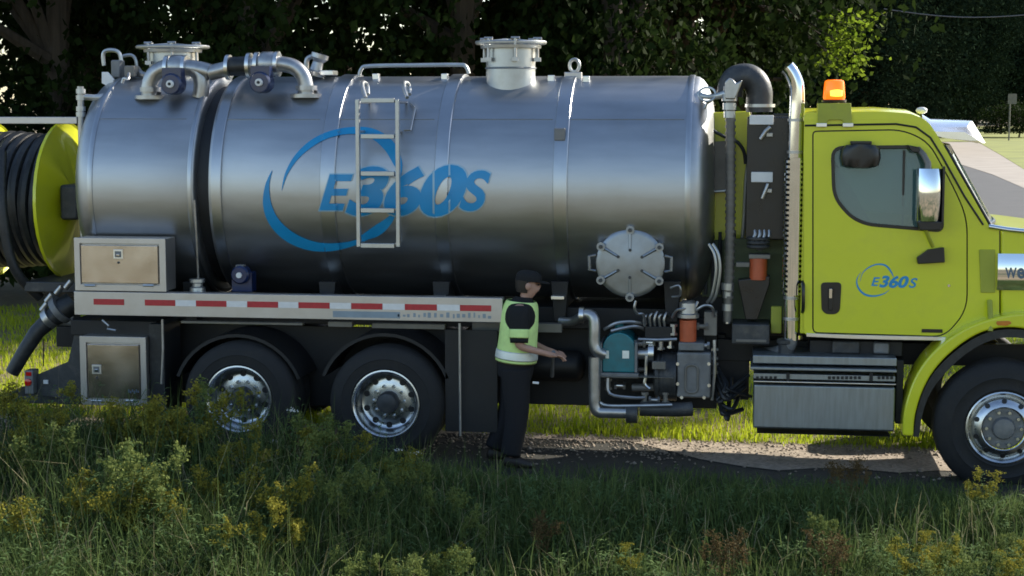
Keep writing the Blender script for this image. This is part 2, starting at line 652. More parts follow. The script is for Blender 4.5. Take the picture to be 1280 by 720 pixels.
ground_poly('road', [(1120, 192), (1196, 205), (1240, 219), (1284, 238), (1360, 268), (1360, 330), (1120, 330)], 'asphalt', 0.03)['label'] = 'asphalt road beyond the cab, tree shade painted in dark'
ground_poly('sunlit_road', [(1120, 178), (1222, 178), (1250, 194), (1284, 215), (1360, 262), (1360, 267.6), (1284, 237.6), (1240, 218.6), (1196, 204.6), (1120, 191.6)], 'drive', 0.03)['label'] = 'sunlit stretch of the road behind the cab, sunlight painted in pale'
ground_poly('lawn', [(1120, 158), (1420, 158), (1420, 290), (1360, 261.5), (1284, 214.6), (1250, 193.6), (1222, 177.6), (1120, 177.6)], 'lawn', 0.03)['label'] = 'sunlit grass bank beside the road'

# ------------------------------------------------------------------ the tank truck
RB = Vector((2.0, 1.28, 0.0))
truck = empty('vacuum_tank_truck', RB)
tag(truck, 'lime green tank truck with polished stainless vacuum tank parked on the gravel', 'truck')

YC = 1.28                                    # tank axis, across the truck
d1, d2 = ray(560, 95.5), ray(560, 369)
e1, e2 = math.atan2(d1.z, d1.y), math.atan2(d2.z, d2.y)
mid, half = (e1 + e2) / 2, (e1 - e2) / 2
TR = (YC - CAM.y) / math.cos(mid) * math.sin(half)
TZ = CAM.z + (YC - CAM.y) * math.tan(mid)


def T(px, py, e=0.0):
    """point on the tank's skin seen at a photograph pixel"""
    d = ray(px, py)
    R = TR + e
    oy, oz = CAM.y - YC, CAM.z - TZ
    a = d.y ** 2 + d.z ** 2
    b = 2 * (oy * d.y + oz * d.z)
    c = oy * oy + oz * oz - R * R
    disc = max(b * b - 4 * a * c, 0)
    t = (-b - math.sqrt(disc)) / (2 * a)
    return CAM + d * t


def tx(px, py=232):
    return T(px, py).x


AX0 = (0, YC, TZ)
xr, xg0, xg1, xf = tx(109), tx(239), tx(261), tx(866)


def head(x, sgn, depth=0.22, R=None, k=8):
    """dished end: (t, r) from the rim to the middle"""
    R = R or TR
    out = []
    for i in range(k + 1):
        a = (math.pi / 2) * i / k
        out.append((x + sgn * depth * math.sin(a), R * max(math.cos(a) ** 0.45, 0.002)))
    return out


prof = list(reversed(head(xr, -1, 0.25))) + [(xr + 0.5, TR), (xg0, TR)] + head(xg0 + 0.001, 1, 0.05, TR)[1:5]
rear_shell = MB().lathe(prof, AX0, (1, 0, 0), 96).build('rear_tank_compartment', 'steel', truck, angle=50)
prof = list(reversed(head(xg1, -1, 0.05, TR)[1:5])) + [(xg1, TR), (xg1 + 1, TR), ((xg1 + xf) / 2, TR), (xf - 0.03, TR)] + head(xf - 0.02, 1, 0.20, TR)
tank = MB().lathe(prof, AX0, (1, 0, 0), 96).build('main_tank', 'steel', truck, angle=50)
MB().lathe([(xg0 - 0.02, TR - 0.09), (xg1 + 0.02, TR - 0.09)], AX0, (1, 0, 0), 64).build('compartment_gap_ring', 'black', truck)


def ring(name, xa, xb, e, parent, material='band'):
    pr = [(xa, TR - 0.01), (xa, TR + e * 0.7), (xa + 0.006, TR + e), (xb - 0.006, TR + e), (xb, TR + e * 0.7), (xb, TR - 0.01)]
    return MB().lathe(pr, AX0, (1, 0, 0), 96, caps=False).build(name, material, parent, angle=30)


for a, b, e in ((263, 276, 0.012), (400, 419, 0.022), (543, 560, 0.022), (691, 709, 0.022), (856, 863, 0.010)):
    ring('band', tx(a), tx(b), e, tank)
for a, b, e in ((109, 115, 0.010), (234, 239, 0.012)):
    ring('band', tx(a), tx(b), e, rear_shell)
# strapped band near the front: bolt box and foot plates
p = T(700, 168, 0.022)
MB().box(p.x - 0.05, p.x + 0.05, p.y - 0.035, p.y + 0.06, p.z - 0.055, p.z + 0.055).build('band_clamp', 'grey', tank, 0.008)
for px in (410, 552, 700):
    p = T(px, 350, 0.02)
    q = P(px, 371, 0.45)
    MB().box(p.x - 0.06, p.x + 0.06, 0.40, 0.6, q.z - 0.02, q.z + 0.012).build('band_foot', 'bright', tank, 0.004)
# lap seams along the tank
def seam(pxa, pxb, py, parent):
    a, b = T(pxa, py, 0.003), T(pxb, py, 0.003)
    ang = math.asin(max(-1, min(1, (a.z - TZ) / (TR + 0.003))))
    vs = []
    for x in (a.x, b.x):
        for da, e in ((-0.006, -0.002), (-0.004, 0.006), (0.004, 0.006), (0.006, -0.002)):
            vs.append((x, YC - (TR + e) * math.cos(ang + da), TZ + (TR + e) * math.sin(ang + da)))
    MB().add(vs, [(0, 1, 5, 4), (1, 2, 6, 5), (2, 3, 7, 6), (0, 3, 2, 1), (4, 5, 6, 7)]).build('weld_seam', 'band', parent)


seam(118, 233, 148, rear_shell)
for a, b in ((277, 400), (420, 543), (561, 691), (710, 855)):
    seam(a, b, 148.5, tank)

# ------------------------------------------------------------------ logo lettering
def text_mesh(s, shear=0.0, offset=0.0):
    cu = bpy.data.curves.new('lettering', 'FONT')
    cu.body = s
    cu.shear = shear
    cu.offset = offset
    cu.resolution_u = 6
    ob = bpy.data.objects.new('lettering', cu)
    COL.objects.link(ob)
    dg = bpy.context.evaluated_depsgraph_get()
    me = bpy.data.meshes.new_from_object(ob.evaluated_get(dg))
    bpy.data.objects.remove(ob)
    return me


def decal_text(name, s, box, mapfn, material, parent, shear=0.2, offset=0.02, grow=0.0, cuts=14, ref=None):
    """letters squeezed into a photograph box (x0, y0, x1, y1) and laid on a surface by mapfn(px, py)"""
    me = text_mesh(s, shear, offset)
    bm = bmesh.new()
    bm.from_mesh(me)
    bpy.data.meshes.remove(me)
    if ref is None:
        xs_ = [v.co.x for v in bm.verts]
        ys_ = [v.co.y for v in bm.verts]
        ref = (min(xs_), max(xs_), min(ys_), max(ys_))
    x0, x1, y0, y1 = ref
    for i in range(1, cuts):
        y = y0 + (y1 - y0) * i / cuts
        bmesh.ops.bisect_plane(bm, geom=bm.verts[:] + bm.edges[:] + bm.faces[:], plane_co=(0, y, 0), plane_no=(0, 1, 0))
    for i in range(1, 2 * cuts):
        x = x0 + (x1 - x0) * i / (2 * cuts)
        bmesh.ops.bisect_plane(bm, geom=bm.verts[:] + bm.edges[:] + bm.faces[:], plane_co=(x, 0, 0), plane_no=(1, 0, 0))
    for v in bm.verts:
        u, w = (v.co.x - x0) / (x1 - x0), (v.co.y - y0) / (y1 - y0)
        v.co = mapfn(box[0] + u * (box[2] - box[0]), box[3] + w * (box[1] - box[3]))
    me = bpy.data.meshes.new(name)
    bm.to_mesh(me)
    bm.free()
    link(name, me, material, parent)
    return ref


def swoosh(name, pts, mapfn, material, parent, k=14):
    """tapering stroke: (px, py, width in photograph pixels)"""
    pp = spline([Vector((p[0], p[1], p[2] * 0.88)) for p in pts], k)
    vs, fs = [], []
    for i, p in enumerate(pp):
        t = (pp[min(i + 1, len(pp) - 1)] - pp[max(i - 1, 0)])
        n = Vector((-t.y, t.x)).normalized()
        for w in (-0.5, -0.17, 0.17, 0.5):
            vs.append(mapfn(p.x + n.x * p.z * w, p.y + n.y * p.z * w))
    for i in range(len(pp) - 1):
        for j in range(3):
            fs.append((i * 4 + j, i * 4 + j + 1, i * 4 + j + 5, i * 4 + j + 4))
    MB().add(vs, fs).build(name, material, parent)


BANDX = [(tx(a) - 0.006, tx(b) + 0.006) for a, b in ((400, 419), (543, 560))]


def E(e):
    # vinyl lies on the skin and climbs over the raised bands
    def f(px, py):
        q = T(px, py, e - 0.024)
        return T(px, py, e - 0.002) if any(a < q.x < b for a, b in BANDX) else q
    return f


swoosh('logo_swoosh', [(340, 213, 0.5), (334, 232, 6), (334, 256, 12), (343, 278, 15), (362, 296, 16), (388, 307, 14), (415, 309, 11),
                       (445, 303, 7), (470, 290, 5), (490, 268, 1)], E(0.029), 'blue', tank)
swoosh('logo_swoosh', [(352, 238, 0.5), (358, 217, 4), (371, 196, 7), (390, 179, 9), (412, 168, 9), (440, 163, 10), (466, 167, 14), (486, 182, 17),
                       (497, 203, 13), (501, 220, 1)], E(0.029), 'blue', tank)
swoosh('logo_swoosh', [(497, 262, 1), (485, 277, 11), (470, 289, 15), (448, 300, 6)], E(0.0275), 'blue', tank)
# letters, each with a pale keyline behind
for ch, bx_, off in (('E', (399, 218, 441, 263), 0.025), ('3', (432, 208, 486, 270), 0.045), ('6', (480, 208, 530, 270), 0.045),
                     ('0', (524, 206, 584, 271), 0.045), ('S', (574, 213, 613, 264), 0.03)):
    g = 1.6
    decal_text('logo_letter_outline', ch, (bx_[0] - g, bx_[1] - g, bx_[2] + g, bx_[3] + g), E(0.0305), 'blueoutline', tank, 0.28, off)
    decal_text('logo_letter', ch, bx_, E(0.0325), 'blue', tank, 0.28, off)
rnd = random.Random(5)

# ------------------------------------------------------------------ tank ladder and top rail
YL = 0.10
lad = empty('tank_ladder', P(470, 310, YL), truck)


def sub(o_parent, mb, name, material, bevel=0.0, angle=38):
    """sub-part under a part that is an Empty"""
    o = mb.build(name, material, None, bevel, angle=angle)
    o.parent = o_parent
    o.matrix_parent_inverse = Matrix.Translation(-Vector(o_parent.location))
    return o


p = P
for px0, px1 in ((446, 447), (496, 496.5)):
    a, b = P(px0, 124, YL), P(px1, 309, YL)
    sub(lad, MB().box(a.x - 0.017, a.x + 0.017, YL, YL + 0.06, b.z, a.z), 'ladder_rail', 'pale', 0.006)
for py in (125.5, 170.5, 217, 263, 307):
    a, b = P(448, py, YL), P(495, py + 0.5, YL)
    sub(lad, MB().box(a.x + 0.018, b.x - 0.018, YL + 0.005, YL + 0.055, a.z - 0.021, a.z + 0.021), 'rung', 'pale', 0.005)
for px in (453, 505):                                   # hooked grab handles over the top of the tank
    q = [P(px + 4, 122, YL + 0.06), P(px, 108, 0.30), P(px + 1, 103, 0.45), P(px + 6, 106, 0.62), P(px + 7, 118, 0.52)]
    sub(lad, MB().tube(spline(q, 6), 0.017, 8), 'grab_handle', 'pale')
for py, e in ((128, 0), (165, 0), (262, 0), (305, 0)):  # stand-offs to the tank
    for px in (448, 495):
        a = P(px, py, YL + 0.05)
        b = T(px, py)
        sub(lad, MB().tube([a, (a.x, b.y + 0.02, a.z)], 0.012, 8), 'stand_off', 'pipe')
q = [P(449, 95, 1.05), P(452, 86, 1.05), P(462, 82.5, 1.05), P(520, 81.5, 1.05), P(572, 81, 1.05), P(582, 83, 1.05), P(586, 92, 1.05)]
MB().tube(spline(q, 5), 0.019, 8).build('top_hand_rail', 'pale', truck)
# folding strap beside the ladder's top
MB().tube([T(512, 128, 0.02), T(519, 135, 0.03), T(513, 163, 0.03), T(505, 163, 0.02)], 0.010, 8).build('tie_strap', 'pipe', truck)
for px, py in ((470, 98), (556, 98), (733, 101), (689, 100)):
    a = T(px, py)
    MB().box(a.x - 0.03, a.x + 0.03, a.y - 0.03, a.y + 0.05, a.z - 0.02, a.z + 0.045).build('top_lug', 'bright', tank, 0.006)
# lifting eye
q = P(718, 82, 1.1)
MB().tube([q + Vector((0.045 * math.cos(a), 0, 0.058 * math.sin(a))) for a in [i * math.pi / 8 for i in range(16)]], 0.017, 8, closed=True).build('lifting_eye', 'pale', tank)
MB().box(q.x - 0.09, q.x + 0.07, 1.05, 1.16, q.z - 0.16, q.z - 0.06).build('eye_base', 'alu', tank, 0.008)


# ------------------------------------------------------------------ manways on the tank's top
def manway(pxl, pxr, pyt, pyb, Y, lid_px, parent, name='top_manway'):
    a, b = P(pxl, pyt, Y), P(pxr, pyb, Y)
    cx, r = (a.x + b.x) / 2, (b.x - a.x) / 2
    root = empty(name, (cx, Y, b.z - 0.1), parent)
    zt = a.z
    sub(root, MB().lathe([(b.z - 0.25, r), (zt - 0.19, r), (zt - 0.18, r + 0.012), (zt - 0.17, r), (zt, r)], (cx, Y, 0), (0, 0, 1), 40), 'neck', 'pale')
    sub(root, MB().lathe([(zt + 0.002, r + 0.05), (zt + 0.03, r + 0.055), (zt + 0.05, r * 0.8), (zt + 0.075, r * 0.3), (zt + 0.078, 0.01)], (cx, Y, 0), (0, 0, 1), 40), 'lid', 'pale')
    R2 = r + lid_px
    for i in range(6):
        an = math.pi / 6 + i * math.pi / 3 + 0.3
        c = Vector((cx + (r + 0.035) * math.cos(an), Y + (r + 0.035) * math.sin(an), zt))
        m = MB().cyl(c + Vector((0, 0, -0.10)), c + Vector((0, 0, 0.09)), 0.014, n=8)
        m.box(c.x - 0.03, c.x + 0.03, c.y - 0.02, c.y + 0.02, zt - 0.12, zt - 0.085)
        m.cyl(c + Vector((-0.04, 0, 0.09)), c + Vector((0.04, 0, 0.09)), 0.013, n=8)
        sub(root, m, 'clamp_bolt', 'pipe')
    ringpts = [(cx + R2 * math.cos(a), Y + R2 * math.sin(a) * 0.8, zt + 0.055) for a in [2 * math.pi * i / 24 for i in range(24)]]
    sub(root, MB().tube(ringpts, 0.018, 8, closed=True), 'lid_ring', 'pale')
    for i in range(4):
        an = math.pi / 4 + i * math.pi / 2
        sub(root, MB().tube([(cx + 0.05 * math.cos(an), Y + 0.05 * math.sin(an), zt + 0.08), (cx + R2 * math.cos(an), Y + R2 * math.sin(an) * 0.8, zt + 0.055)], 0.013, 6), 'lid_spoke', 'pale')
    return root


manway(608, 669, 61, 97, 1.0, 0.09, truck)
manway(188, 245, 66, 97, 1.55, 0.12, truck)

# ------------------------------------------------------------------ suction pipework and valves on top of the tank
def flange(c, axis, r, t=0.03, parent=truck, material='pipe', name='pipe_flange'):
    ax = Vector(axis).normalized()
    c = Vector(c)
    return MB().cyl(c - ax * t, c + ax * t, r, n=24).build(name, material, parent, angle=40)


Yp = 0.72
pp1 = [(187, 122, Yp), (187, 108, Yp), (192, 94, Yp), (203, 86, Yp), (218, 84, Yp), (245, 86, Yp), (262, 90, Yp)]
tubepx('suction_pipe', pp1, 0.078, 'pipe', truck, 16, 5)
tubepx('suction_pipe', [(240, 86, Yp), (249, 92, Yp), (252, 106, Yp), (250, 122, Yp)], 0.075, 'pipe', truck, 16, 5)
tubepx('suction_pipe', [(262, 91, Yp), (275, 88, Yp), (290, 84, Yp), (300, 81, Yp)], 0.072, 'pipe', truck, 16, 5)
tubepx('rubber_coupling', [(287, 83, Yp), (312, 82, Yp)], 0.088, 'hose', truck, 16)
tubepx('suction_pipe', [(310, 82, Yp), (335, 80, Yp), (352, 80, Yp), (368, 84, Yp), (378, 94, Yp), (382, 106, Yp), (383, 120, Yp)], 0.072, 'pipe', truck, 16, 5)
for px, py in ((187, 119), (383, 117)):
    q = T(px, py)
    flange((q.x, Yp, P(px, py, Yp).z - 0.02), (0, 0, 1), 0.15, 0.018)
    flange((q.x, Yp, P(px, py - 7, Yp).z), (0, 0, 1), 0.10, 0.022)
for px, py in ((210, 85), (232, 85), (286, 84), (312, 82), (322, 81), (347, 80)):
    q = P(px, py, Yp)
    flange(q, (1, 0, 0), 0.118, 0.017, material='bright')
for px, py in ((222, 84), (335, 80)):
    q = P(px, py, Yp)
    MB().lathe([(-0.09, 0.085), (-0.05, 0.115), (0.05, 0.115), (0.09, 0.085)], q, (1, 0, 0), 24).build('valve_body', 'pipe', truck)
for px, py in ((213, 105), (324, 103)):                 # navy valve actuators with a white boss
    q = P(px, py, 0.46)
    act = MB().lathe([(0, 0.085), (0.02, 0.10), (0.16, 0.10), (0.18, 0.085)], q, (0, 1, 0), 24)
    act.box(q.x - 0.09, q.x + 0.09, q.y + 0.03, q.y + 0.15, q.z - 0.02, q.z + 0.15)
    ao = act.build('valve_actuator', 'navy', truck, angle=30)
    MB().lathe([(-0.03, 0.032), (-0.022, 0.036), (0.01, 0.036)], q, (0, 1, 0), 16).build('actuator_boss', 'white', ao)
    MB().lathe([(-0.036, 0.014), (-0.028, 0.015)], q, (0, 1, 0), 12).build('boss_stud', 'black', ao)
# vent fittings behind the right-hand elbow
q = P(396, 84, 1.1)
MB().lathe([(-0.08, 0.10), (-0.04, 0.10), (-0.03, 0.06), (0.05, 0.05), (0.09, 0.085), (0.13, 0.085)], q, (0.3, 0, 1), 18).build('vent_cap', 'pipe', truck)
tubepx('vent_pipe', [(383, 86, 1.2), (384, 74, 1.2), (392, 70, 1.2)], 0.025, 'pipe', truck, 8, 4)
boxpx('vent_plate', (400, 88), (416, 94), 1.0, 1.2, 'bright', truck)
# float valve cluster at the very back
tubepx('float_guard', [(130, 82, 1.2), (129, 68, 1.2), (134, 63, 1.2), (146, 64, 1.2), (151, 72, 1.2), (152, 92, 1.2)], 0.02, 'pale', truck, 8, 4)
tubepx('float_guard', [(154, 70, 1.3), (164, 69, 1.3), (170, 76, 1.3), (171, 94, 1.3)], 0.017, 'pale', truck, 8, 4)
boxpx('float_valve', (155, 82), (168, 96), 1.0, 1.15, 'plate', truck, 0.01)
boxpx('float_valve', (138, 75), (150, 97), 1.1, 1.25, 'grey', truck, 0.015)
prismpx('sight_plate', [(127, 90), (134, 90), (142, 99), (139, 110), (127, 104)], 0.95, 0.98, 'white', truck, 0.004)
tubepx('float_pipe', [(153, 104, 0.85), (155, 98, 0.85), (160, 99, 0.85), (161, 92, 0.95)], 0.016, 'pipe', truck, 8, 4)
tubepx('float_pipe', [(172, 86, 1.2), (176, 92, 1.1), (182, 94, 1.1)], 0.03, 'pipe', truck, 8, 3)

# ------------------------------------------------------------------ stand pipe and hose reel at the back
tubepx('stand_pipe', [(100.5, 108, 0.62), (102, 200, 0.62), (104, 300, 0.62)], 0.030, 'pipe', truck, 12)
for py in (114, 122, 136, 143):
    q = P(101, py, 0.62)
    MB().cyl(q - Vector((0, 0, 0.022)), q + Vector((0, 0, 0.022)), 0.044, n=12).build('pipe_collar', 'pale', truck)
tubepx('stand_pipe_tee', [(101, 121, 0.62), (118, 122, 0.65), (136, 121, 0.8)], [0.03, 0.03, 0.045], 'pale', truck, 10)
for i in range(7):
    q = P(102.3, 170 + i * 19, 0.585)
    MB().cyl(q, q - Vector((0, 0.008, 0)), 0.012, n=8).build('stand_pipe_bolt', 'pale', truck)
a, b = P(-60, 152, 0.62), P(97, 149, 0.62)
MB().box(a.x, b.x, 0.60, 0.66, b.z - 0.045, b.z + 0.022).build('reel_frame_bar', 'alu', truck, 0.006)

RC = P(86, 250, YC)                      # reel axis: along the truck
RR = 0.775
reel = empty('hose_reel', (RC.x - 0.3, YC, RC.z - RR), truck)


def reel_flange(x):
    m = MB()
    n = 32
    # shallow cone with a folded rim, eight pressed facets
    rr = []
    for r, dx in ((0.14, 0.085), (0.20, 0.07), (0.45, 0.02), (0.70, -0.02), (RR - 0.02, -0.02), (RR, -0.005), (RR, -0.035), (RR - 0.03, -0.045), (0.45, -0.01), (0.14, 0.05)):
        rr.append([(x + dx + 0.028 * (1 if (j // 4) % 2 else 0) * (1 if 0.15 < r < 0.7 else 0), YC + r * math.cos(2 * math.pi * j / n), RC.z + r * math.sin(2 * math.pi * j / n)) for j in range(n)])
    m.rings(rr)
    return m


sub(reel, reel_flange(RC.x), 'reel_flange', 'lime', angle=18)
sub(reel, reel_flange(RC.x - 0.78), 'reel_flange', 'lime', angle=18)
sub(reel, MB().lathe([(-0.95, 0.12), (0.14, 0.12)], (RC.x, YC, RC.z), (1, 0, 0), 8), 'reel_axle', 'dgrey', 0.01)
sub(reel, MB().box(RC.x + 0.08, RC.x + 0.26, YC - 0.42, YC + 0.2, RC.z - 0.17, RC.z + 0.17), 'reel_gearbox', 'dgrey', 0.03)
for li, r in enumerate((0.40, 0.52, 0.62)):
    for k in range(7):
        x = RC.x - 0.095 - 0.098 * k - (0.045 if li % 2 else 0)
        if x < RC.x - 0.74:
            continue
        pts = [(x + 0.012 * math.sin(3 * an + k), YC + (r + 0.012 * math.sin(2 * an + k)) * math.cos(an), RC.z + (r + 0.012 * math.sin(2 * an + k)) * math.sin(an)) for an in [2 * math.pi * j / 40 for j in range(40)]]
        sub(reel, MB().tube(pts, 0.053, 8, closed=True), 'hose_wrap', 'hose')
tubepx('hose_tail', [(2, 190, 0.65), (2, 250, 0.5), (10, 310, 0.5), (24, 345, 0.55), (50, 372, 0.7)], 0.05, 'hose', truck, 10, 6)
boxpx('reel_base', (30, 352), (100, 366), 0.55, 2.0, 'dgrey', truck, 0.01)

# ------------------------------------------------------------------ rear tool boxes, side rail and tape
YR = 0.02


def toolbox(name, a, b, da, db, Y0, Y1, latch, frame_mat='alu'):
    root = empty(name, P((a[0] + b[0]) / 2, b[1], Y0), truck)
    p0, p1 = P(a[0], a[1], Y0), P(b[0], b[1], Y0)
    q0, q1 = P(da[0], da[1], Y0), P(db[0], db[1], Y0)
    outer = [(p0.x, p1.z), (p1.x, p1.z), (p1.x, p0.z), (p0.x, p0.z)]
    hole = [(q0.x - 0.012, q1.z - 0.012), (q1.x + 0.012, q1.z - 0.012), (q1.x + 0.012, q0.z + 0.012), (q0.x - 0.012, q0.z + 0.012)]
    o = panel('door_frame', outer, [hole], Y0, Y0 + 0.03, frame_mat, None, 0.004)
    o.parent = root
    o.matrix_parent_inverse = Matrix.Translation(-Vector(root.location))
    sub(root, MB().box(p0.x + 0.004, p1.x - 0.004, Y0 + 0.031, Y1, p1.z + 0.004, p0.z - 0.004), 'box_body', 'alu', 0.006)
    sub(root, MB().box(q0.x, q1.x, Y0 - 0.006, Y0 + 0.026, q1.z, q0.z), 'box_door', 'door_alu', 0.006)
    l = P(latch[0], latch[1], Y0 - 0.006)
    fr = MB().box(l.x - 0.045, l.x + 0.045, Y0 - 0.015, Y0 - 0.0062, l.z - 0.04, l.z + 0.045)
    sub(root, fr, 'latch_plate', 'bright', 0.003)
    sub(root, MB().box(l.x - 0.03, l.x + 0.03, Y0 - 0.019, Y0 - 0.0152, l.z - 0.026, l.z + 0.03), 'latch_recess', 'grey', 0.002)
    sub(root, MB().box(l.x - 0.014, l.x + 0.018, Y0 - 0.03, Y0 - 0.0192, l.z - 0.016, l.z + 0.006), 'latch_handle', 'chrome', 0.004)
    sub(root, MB().cyl((l.x, Y0 - 0.012, l.z - 0.075), (l.x, Y0 - 0.006, l.z - 0.075), 0.012, n=10), 'key_lock', 'dgrey')
    for px in (da[0] + 12, db[0] - 12):
        h = P(px, db[1], Y0)
        sub(root, MB().cyl((h.x - 0.05, Y0 - 0.01, h.z - 0.012), (h.x + 0.05, Y0 - 0.01, h.z - 0.012), 0.011, n=8), 'hinge', 'bright')
    return root


toolbox('tool_box', (92, 297), (208, 365), (101, 306), (198, 355), YR, 0.30, (148, 318))
toolbox('tool_box', (99, 420), (184, 508), (109, 430), (175, 499), YR + 0.04, 0.62, (121, 462))
for k in range(6):                                   # worn, unreadable maker's mark on the lower box
    q = P(161 + k * 2.4, 489 + (k % 2), YR + 0.034)
    MB().box(q.x - 0.006, q.x + 0.005, YR + 0.030, YR + 0.0335, q.z - 0.014 + 0.004 * (k % 3), q.z + 0.016 - 0.004 * (k % 2)).build('worn_mark', 'mark', truck)
# side rail: a long aluminium channel
a, b = P(92, 365.5, YR), P(628, 401, YR)
zt, zb = P(360, 368.5, YR).z, P(360, 398.5, YR).z
MB().box(a.x, b.x, YR + 0.004, YR + 0.05, zb, zt).box(a.x, b.x, YR + 0.05, 0.14, zt - 0.03, zt).build('side_rail', 'alu', truck, 0.005)
side_z = lambda t: zb + (zt - zb) * t
for i, (x0, x1) in enumerate(((117, 155), (181, 219), (245, 283), (309, 347.5), (373, 412), (439, 478), (506, 546), (575, 614))):
    A, B = P(x0, 380, YR).x, P(x1, 380, YR).x
    zc_ = side_z(0.575)
    MB().box(A, B, YR - 0.0005, YR + 0.003, zc_ - 0.027, zc_ + 0.027).build('red_tape', 'redtape', truck)
    if i >= 1 and i < 7:
        nx = (245, 309, 373, 439, 506, 575)[i - 1]
        C_ = P(nx, 380, YR).x
        MB().box(B + 0.002, C_ - 0.002, YR + 0.0005, YR + 0.0035, zc_ - 0.027, zc_ + 0.027).build('white_tape', 'whitetape', truck)
# faded blue print along the rail: unreadable strokes only
A, B = P(416, 392, YR).x, P(500, 392, YR).x
MB().box(A, B, YR + 0.001, YR + 0.0035, side_z(0.10), side_z(0.36)).build('faded_print_band', 'bluegrey', truck)
r_ = random.Random(3)
px = 497
while px < 614:
    w = r_.choice((2.2, 3.2, 4.0))
    A, B = P(px, 392, YR).x, P(px + w, 392, YR).x
    MB().box(A, B, YR + 0.001, YR + 0.0035, side_z(0.14 + 0.05 * r_.random()), side_z(0.25 + 0.14 * r_.random())).build('worn_mark', 'bluegrey', truck)
    px += w + r_.uniform(2.0, 4.5)
# lower flange rail and hangers under the channel
boxpx('lower_rail', (226, 401), (378, 407), 0.12, 0.2, 'plate', truck, 0.004)
boxpx('lower_rail', (410, 402), (440, 409), 0.12, 0.2, 'plate', truck, 0.004)
boxpx('lower_rail', (465, 404), (556, 412), 0.14, 0.2, 'plate', truck, 0.004)
boxpx('lower_rail', (590, 403), (702, 416), 0.35, 0.45, 'plate', truck, 0.004)
tubepx('flap_hanger', [(203, 399, 0.05), (204, 437, 0.05), (202, 480, 0.05)], 0.012, 'pipe', truck, 8)
tubepx('flap_hanger', [(574.5, 404, 0.05), (575, 470, 0.05), (575.5, 545, 0.05)], 0.012, 'pipe', truck, 8)
boxpx('mud_flap', (556, 412), (622, 541), 0.12, 0.13, 'black', truck, 0.004)
boxpx('mud_flap', (556, 430), (622, 541), 1.95, 1.96, 'black', truck, 0.004)
boxpx('mud_flap', (186, 405), (207, 520), 0.14, 0.60, 'hose', truck, 0.004)
tubepx('box_prop', [(128, 400, 0.1), (136, 407, 0.1), (134, 411, 0.1), (145, 413, 0.1)], 0.013, 'pipe', truck, 8)
# lower valves on the tank's flank
q = P(299, 344, 0.30)
act = MB().lathe([(0, 0.07), (0.02, 0.085), (0.12, 0.085)], q, (0, 1, 0), 20)
act.box(q.x - 0.09, q.x + 0.10, 0.36, 0.5, q.z - 0.16, q.z + 0.02)
ao = act.build('valve_actuator', 'navy', truck, angle=30)
MB().lathe([(-0.02, 0.026), (0.005, 0.028)], q, (0, 1, 0), 14).build('actuator_boss', 'white', ao)
boxpx('valve_cap', (294, 331), (305, 337), 0.33, 0.4, 'grey', ao, 0.006)
q = P(247, 366, 0.3)
MB().lathe([(0, 0.075), (0.05, 0.07), (0.06, 0.05), (0.09, 0.05), (0.10, 0.07), (0.13, 0.07)], q, (0, 0, 1), 18).build('drain_stub', 'pale', truck)
tubepx('drain_rod', [(248, 348, 0.2), (246, 300, 0.13), (243, 250, 0.1)], 0.010, 'pipe', truck, 8)

# rear discharge hose, valve cluster, bumper and tail lamp
tubepx('discharge_pipe', [(92, 378, 0.5), (78, 388, 0.45), (62, 400, 0.4), (46, 415, 0.35), (30, 440, 0.3), (15, 466, 0.28)],
       [0.11, 0.12, 0.085, 0.075, 0.07, 0.065], 'hose', truck, 14)
q = P(62, 398, 0.4)
flange(q, (-0.8, 0, -0.6), 0.10, 0.03, material='pipe')
flange(P(76, 387, 0.44), (-0.8, 0, -0.6), 0.14, 0.03, material='grey')
boxpx('rear_valve', (66, 378), (92, 408), 0.42, 0.62, 'grey', truck, 0.03)
for px, py in ((58, 377), (70, 367), (82, 360), (52, 388)):
    q = P(px, py, 0.4)
    MB().cyl(q, q + Vector((0.06, 0, 0.07)), 0.028, n=10).build('valve_lever', 'pipe', truck)
boxpx('rear_crossmember', (88, 400), (196, 421), 0.25, 2.3, 'black', truck, 0.006)
prismpx('bumper_plate', [(42, 470), (85, 452), (97, 400), (103, 400), (103, 500), (42, 494)], 0.30, 0.34, 'dgrey', truck, 0.004)
boxpx('tail_lamp_housing', (30, 463), (42, 493), 0.22, 0.36, 'grey', truck, 0.01)
q = P(35, 478, 0.216)
MB().lathe([(-0.012, 0.02), (-0.008, 0.034), (0.002, 0.036)], q, (0, 1, 0), 18).build('tail_lamp', 'lamp_red', truck)
boxpx('tail_lamp', (32, 465), (39, 470), 0.214, 0.22, 'lamp_red', truck, 0.002)
boxpx('licence_lamp', (54, 475), (60, 480), 0.285, 0.30, 'white', truck, 0.002)
tubepx('marker_wire', [(54, 458, 0.4), (55, 424, 0.4)], 0.006, 'hose', truck, 6)
boxpx('rear_bumper', (0, 494), (100, 506), 0.4, 2.3, 'dgrey', truck, 0.01)

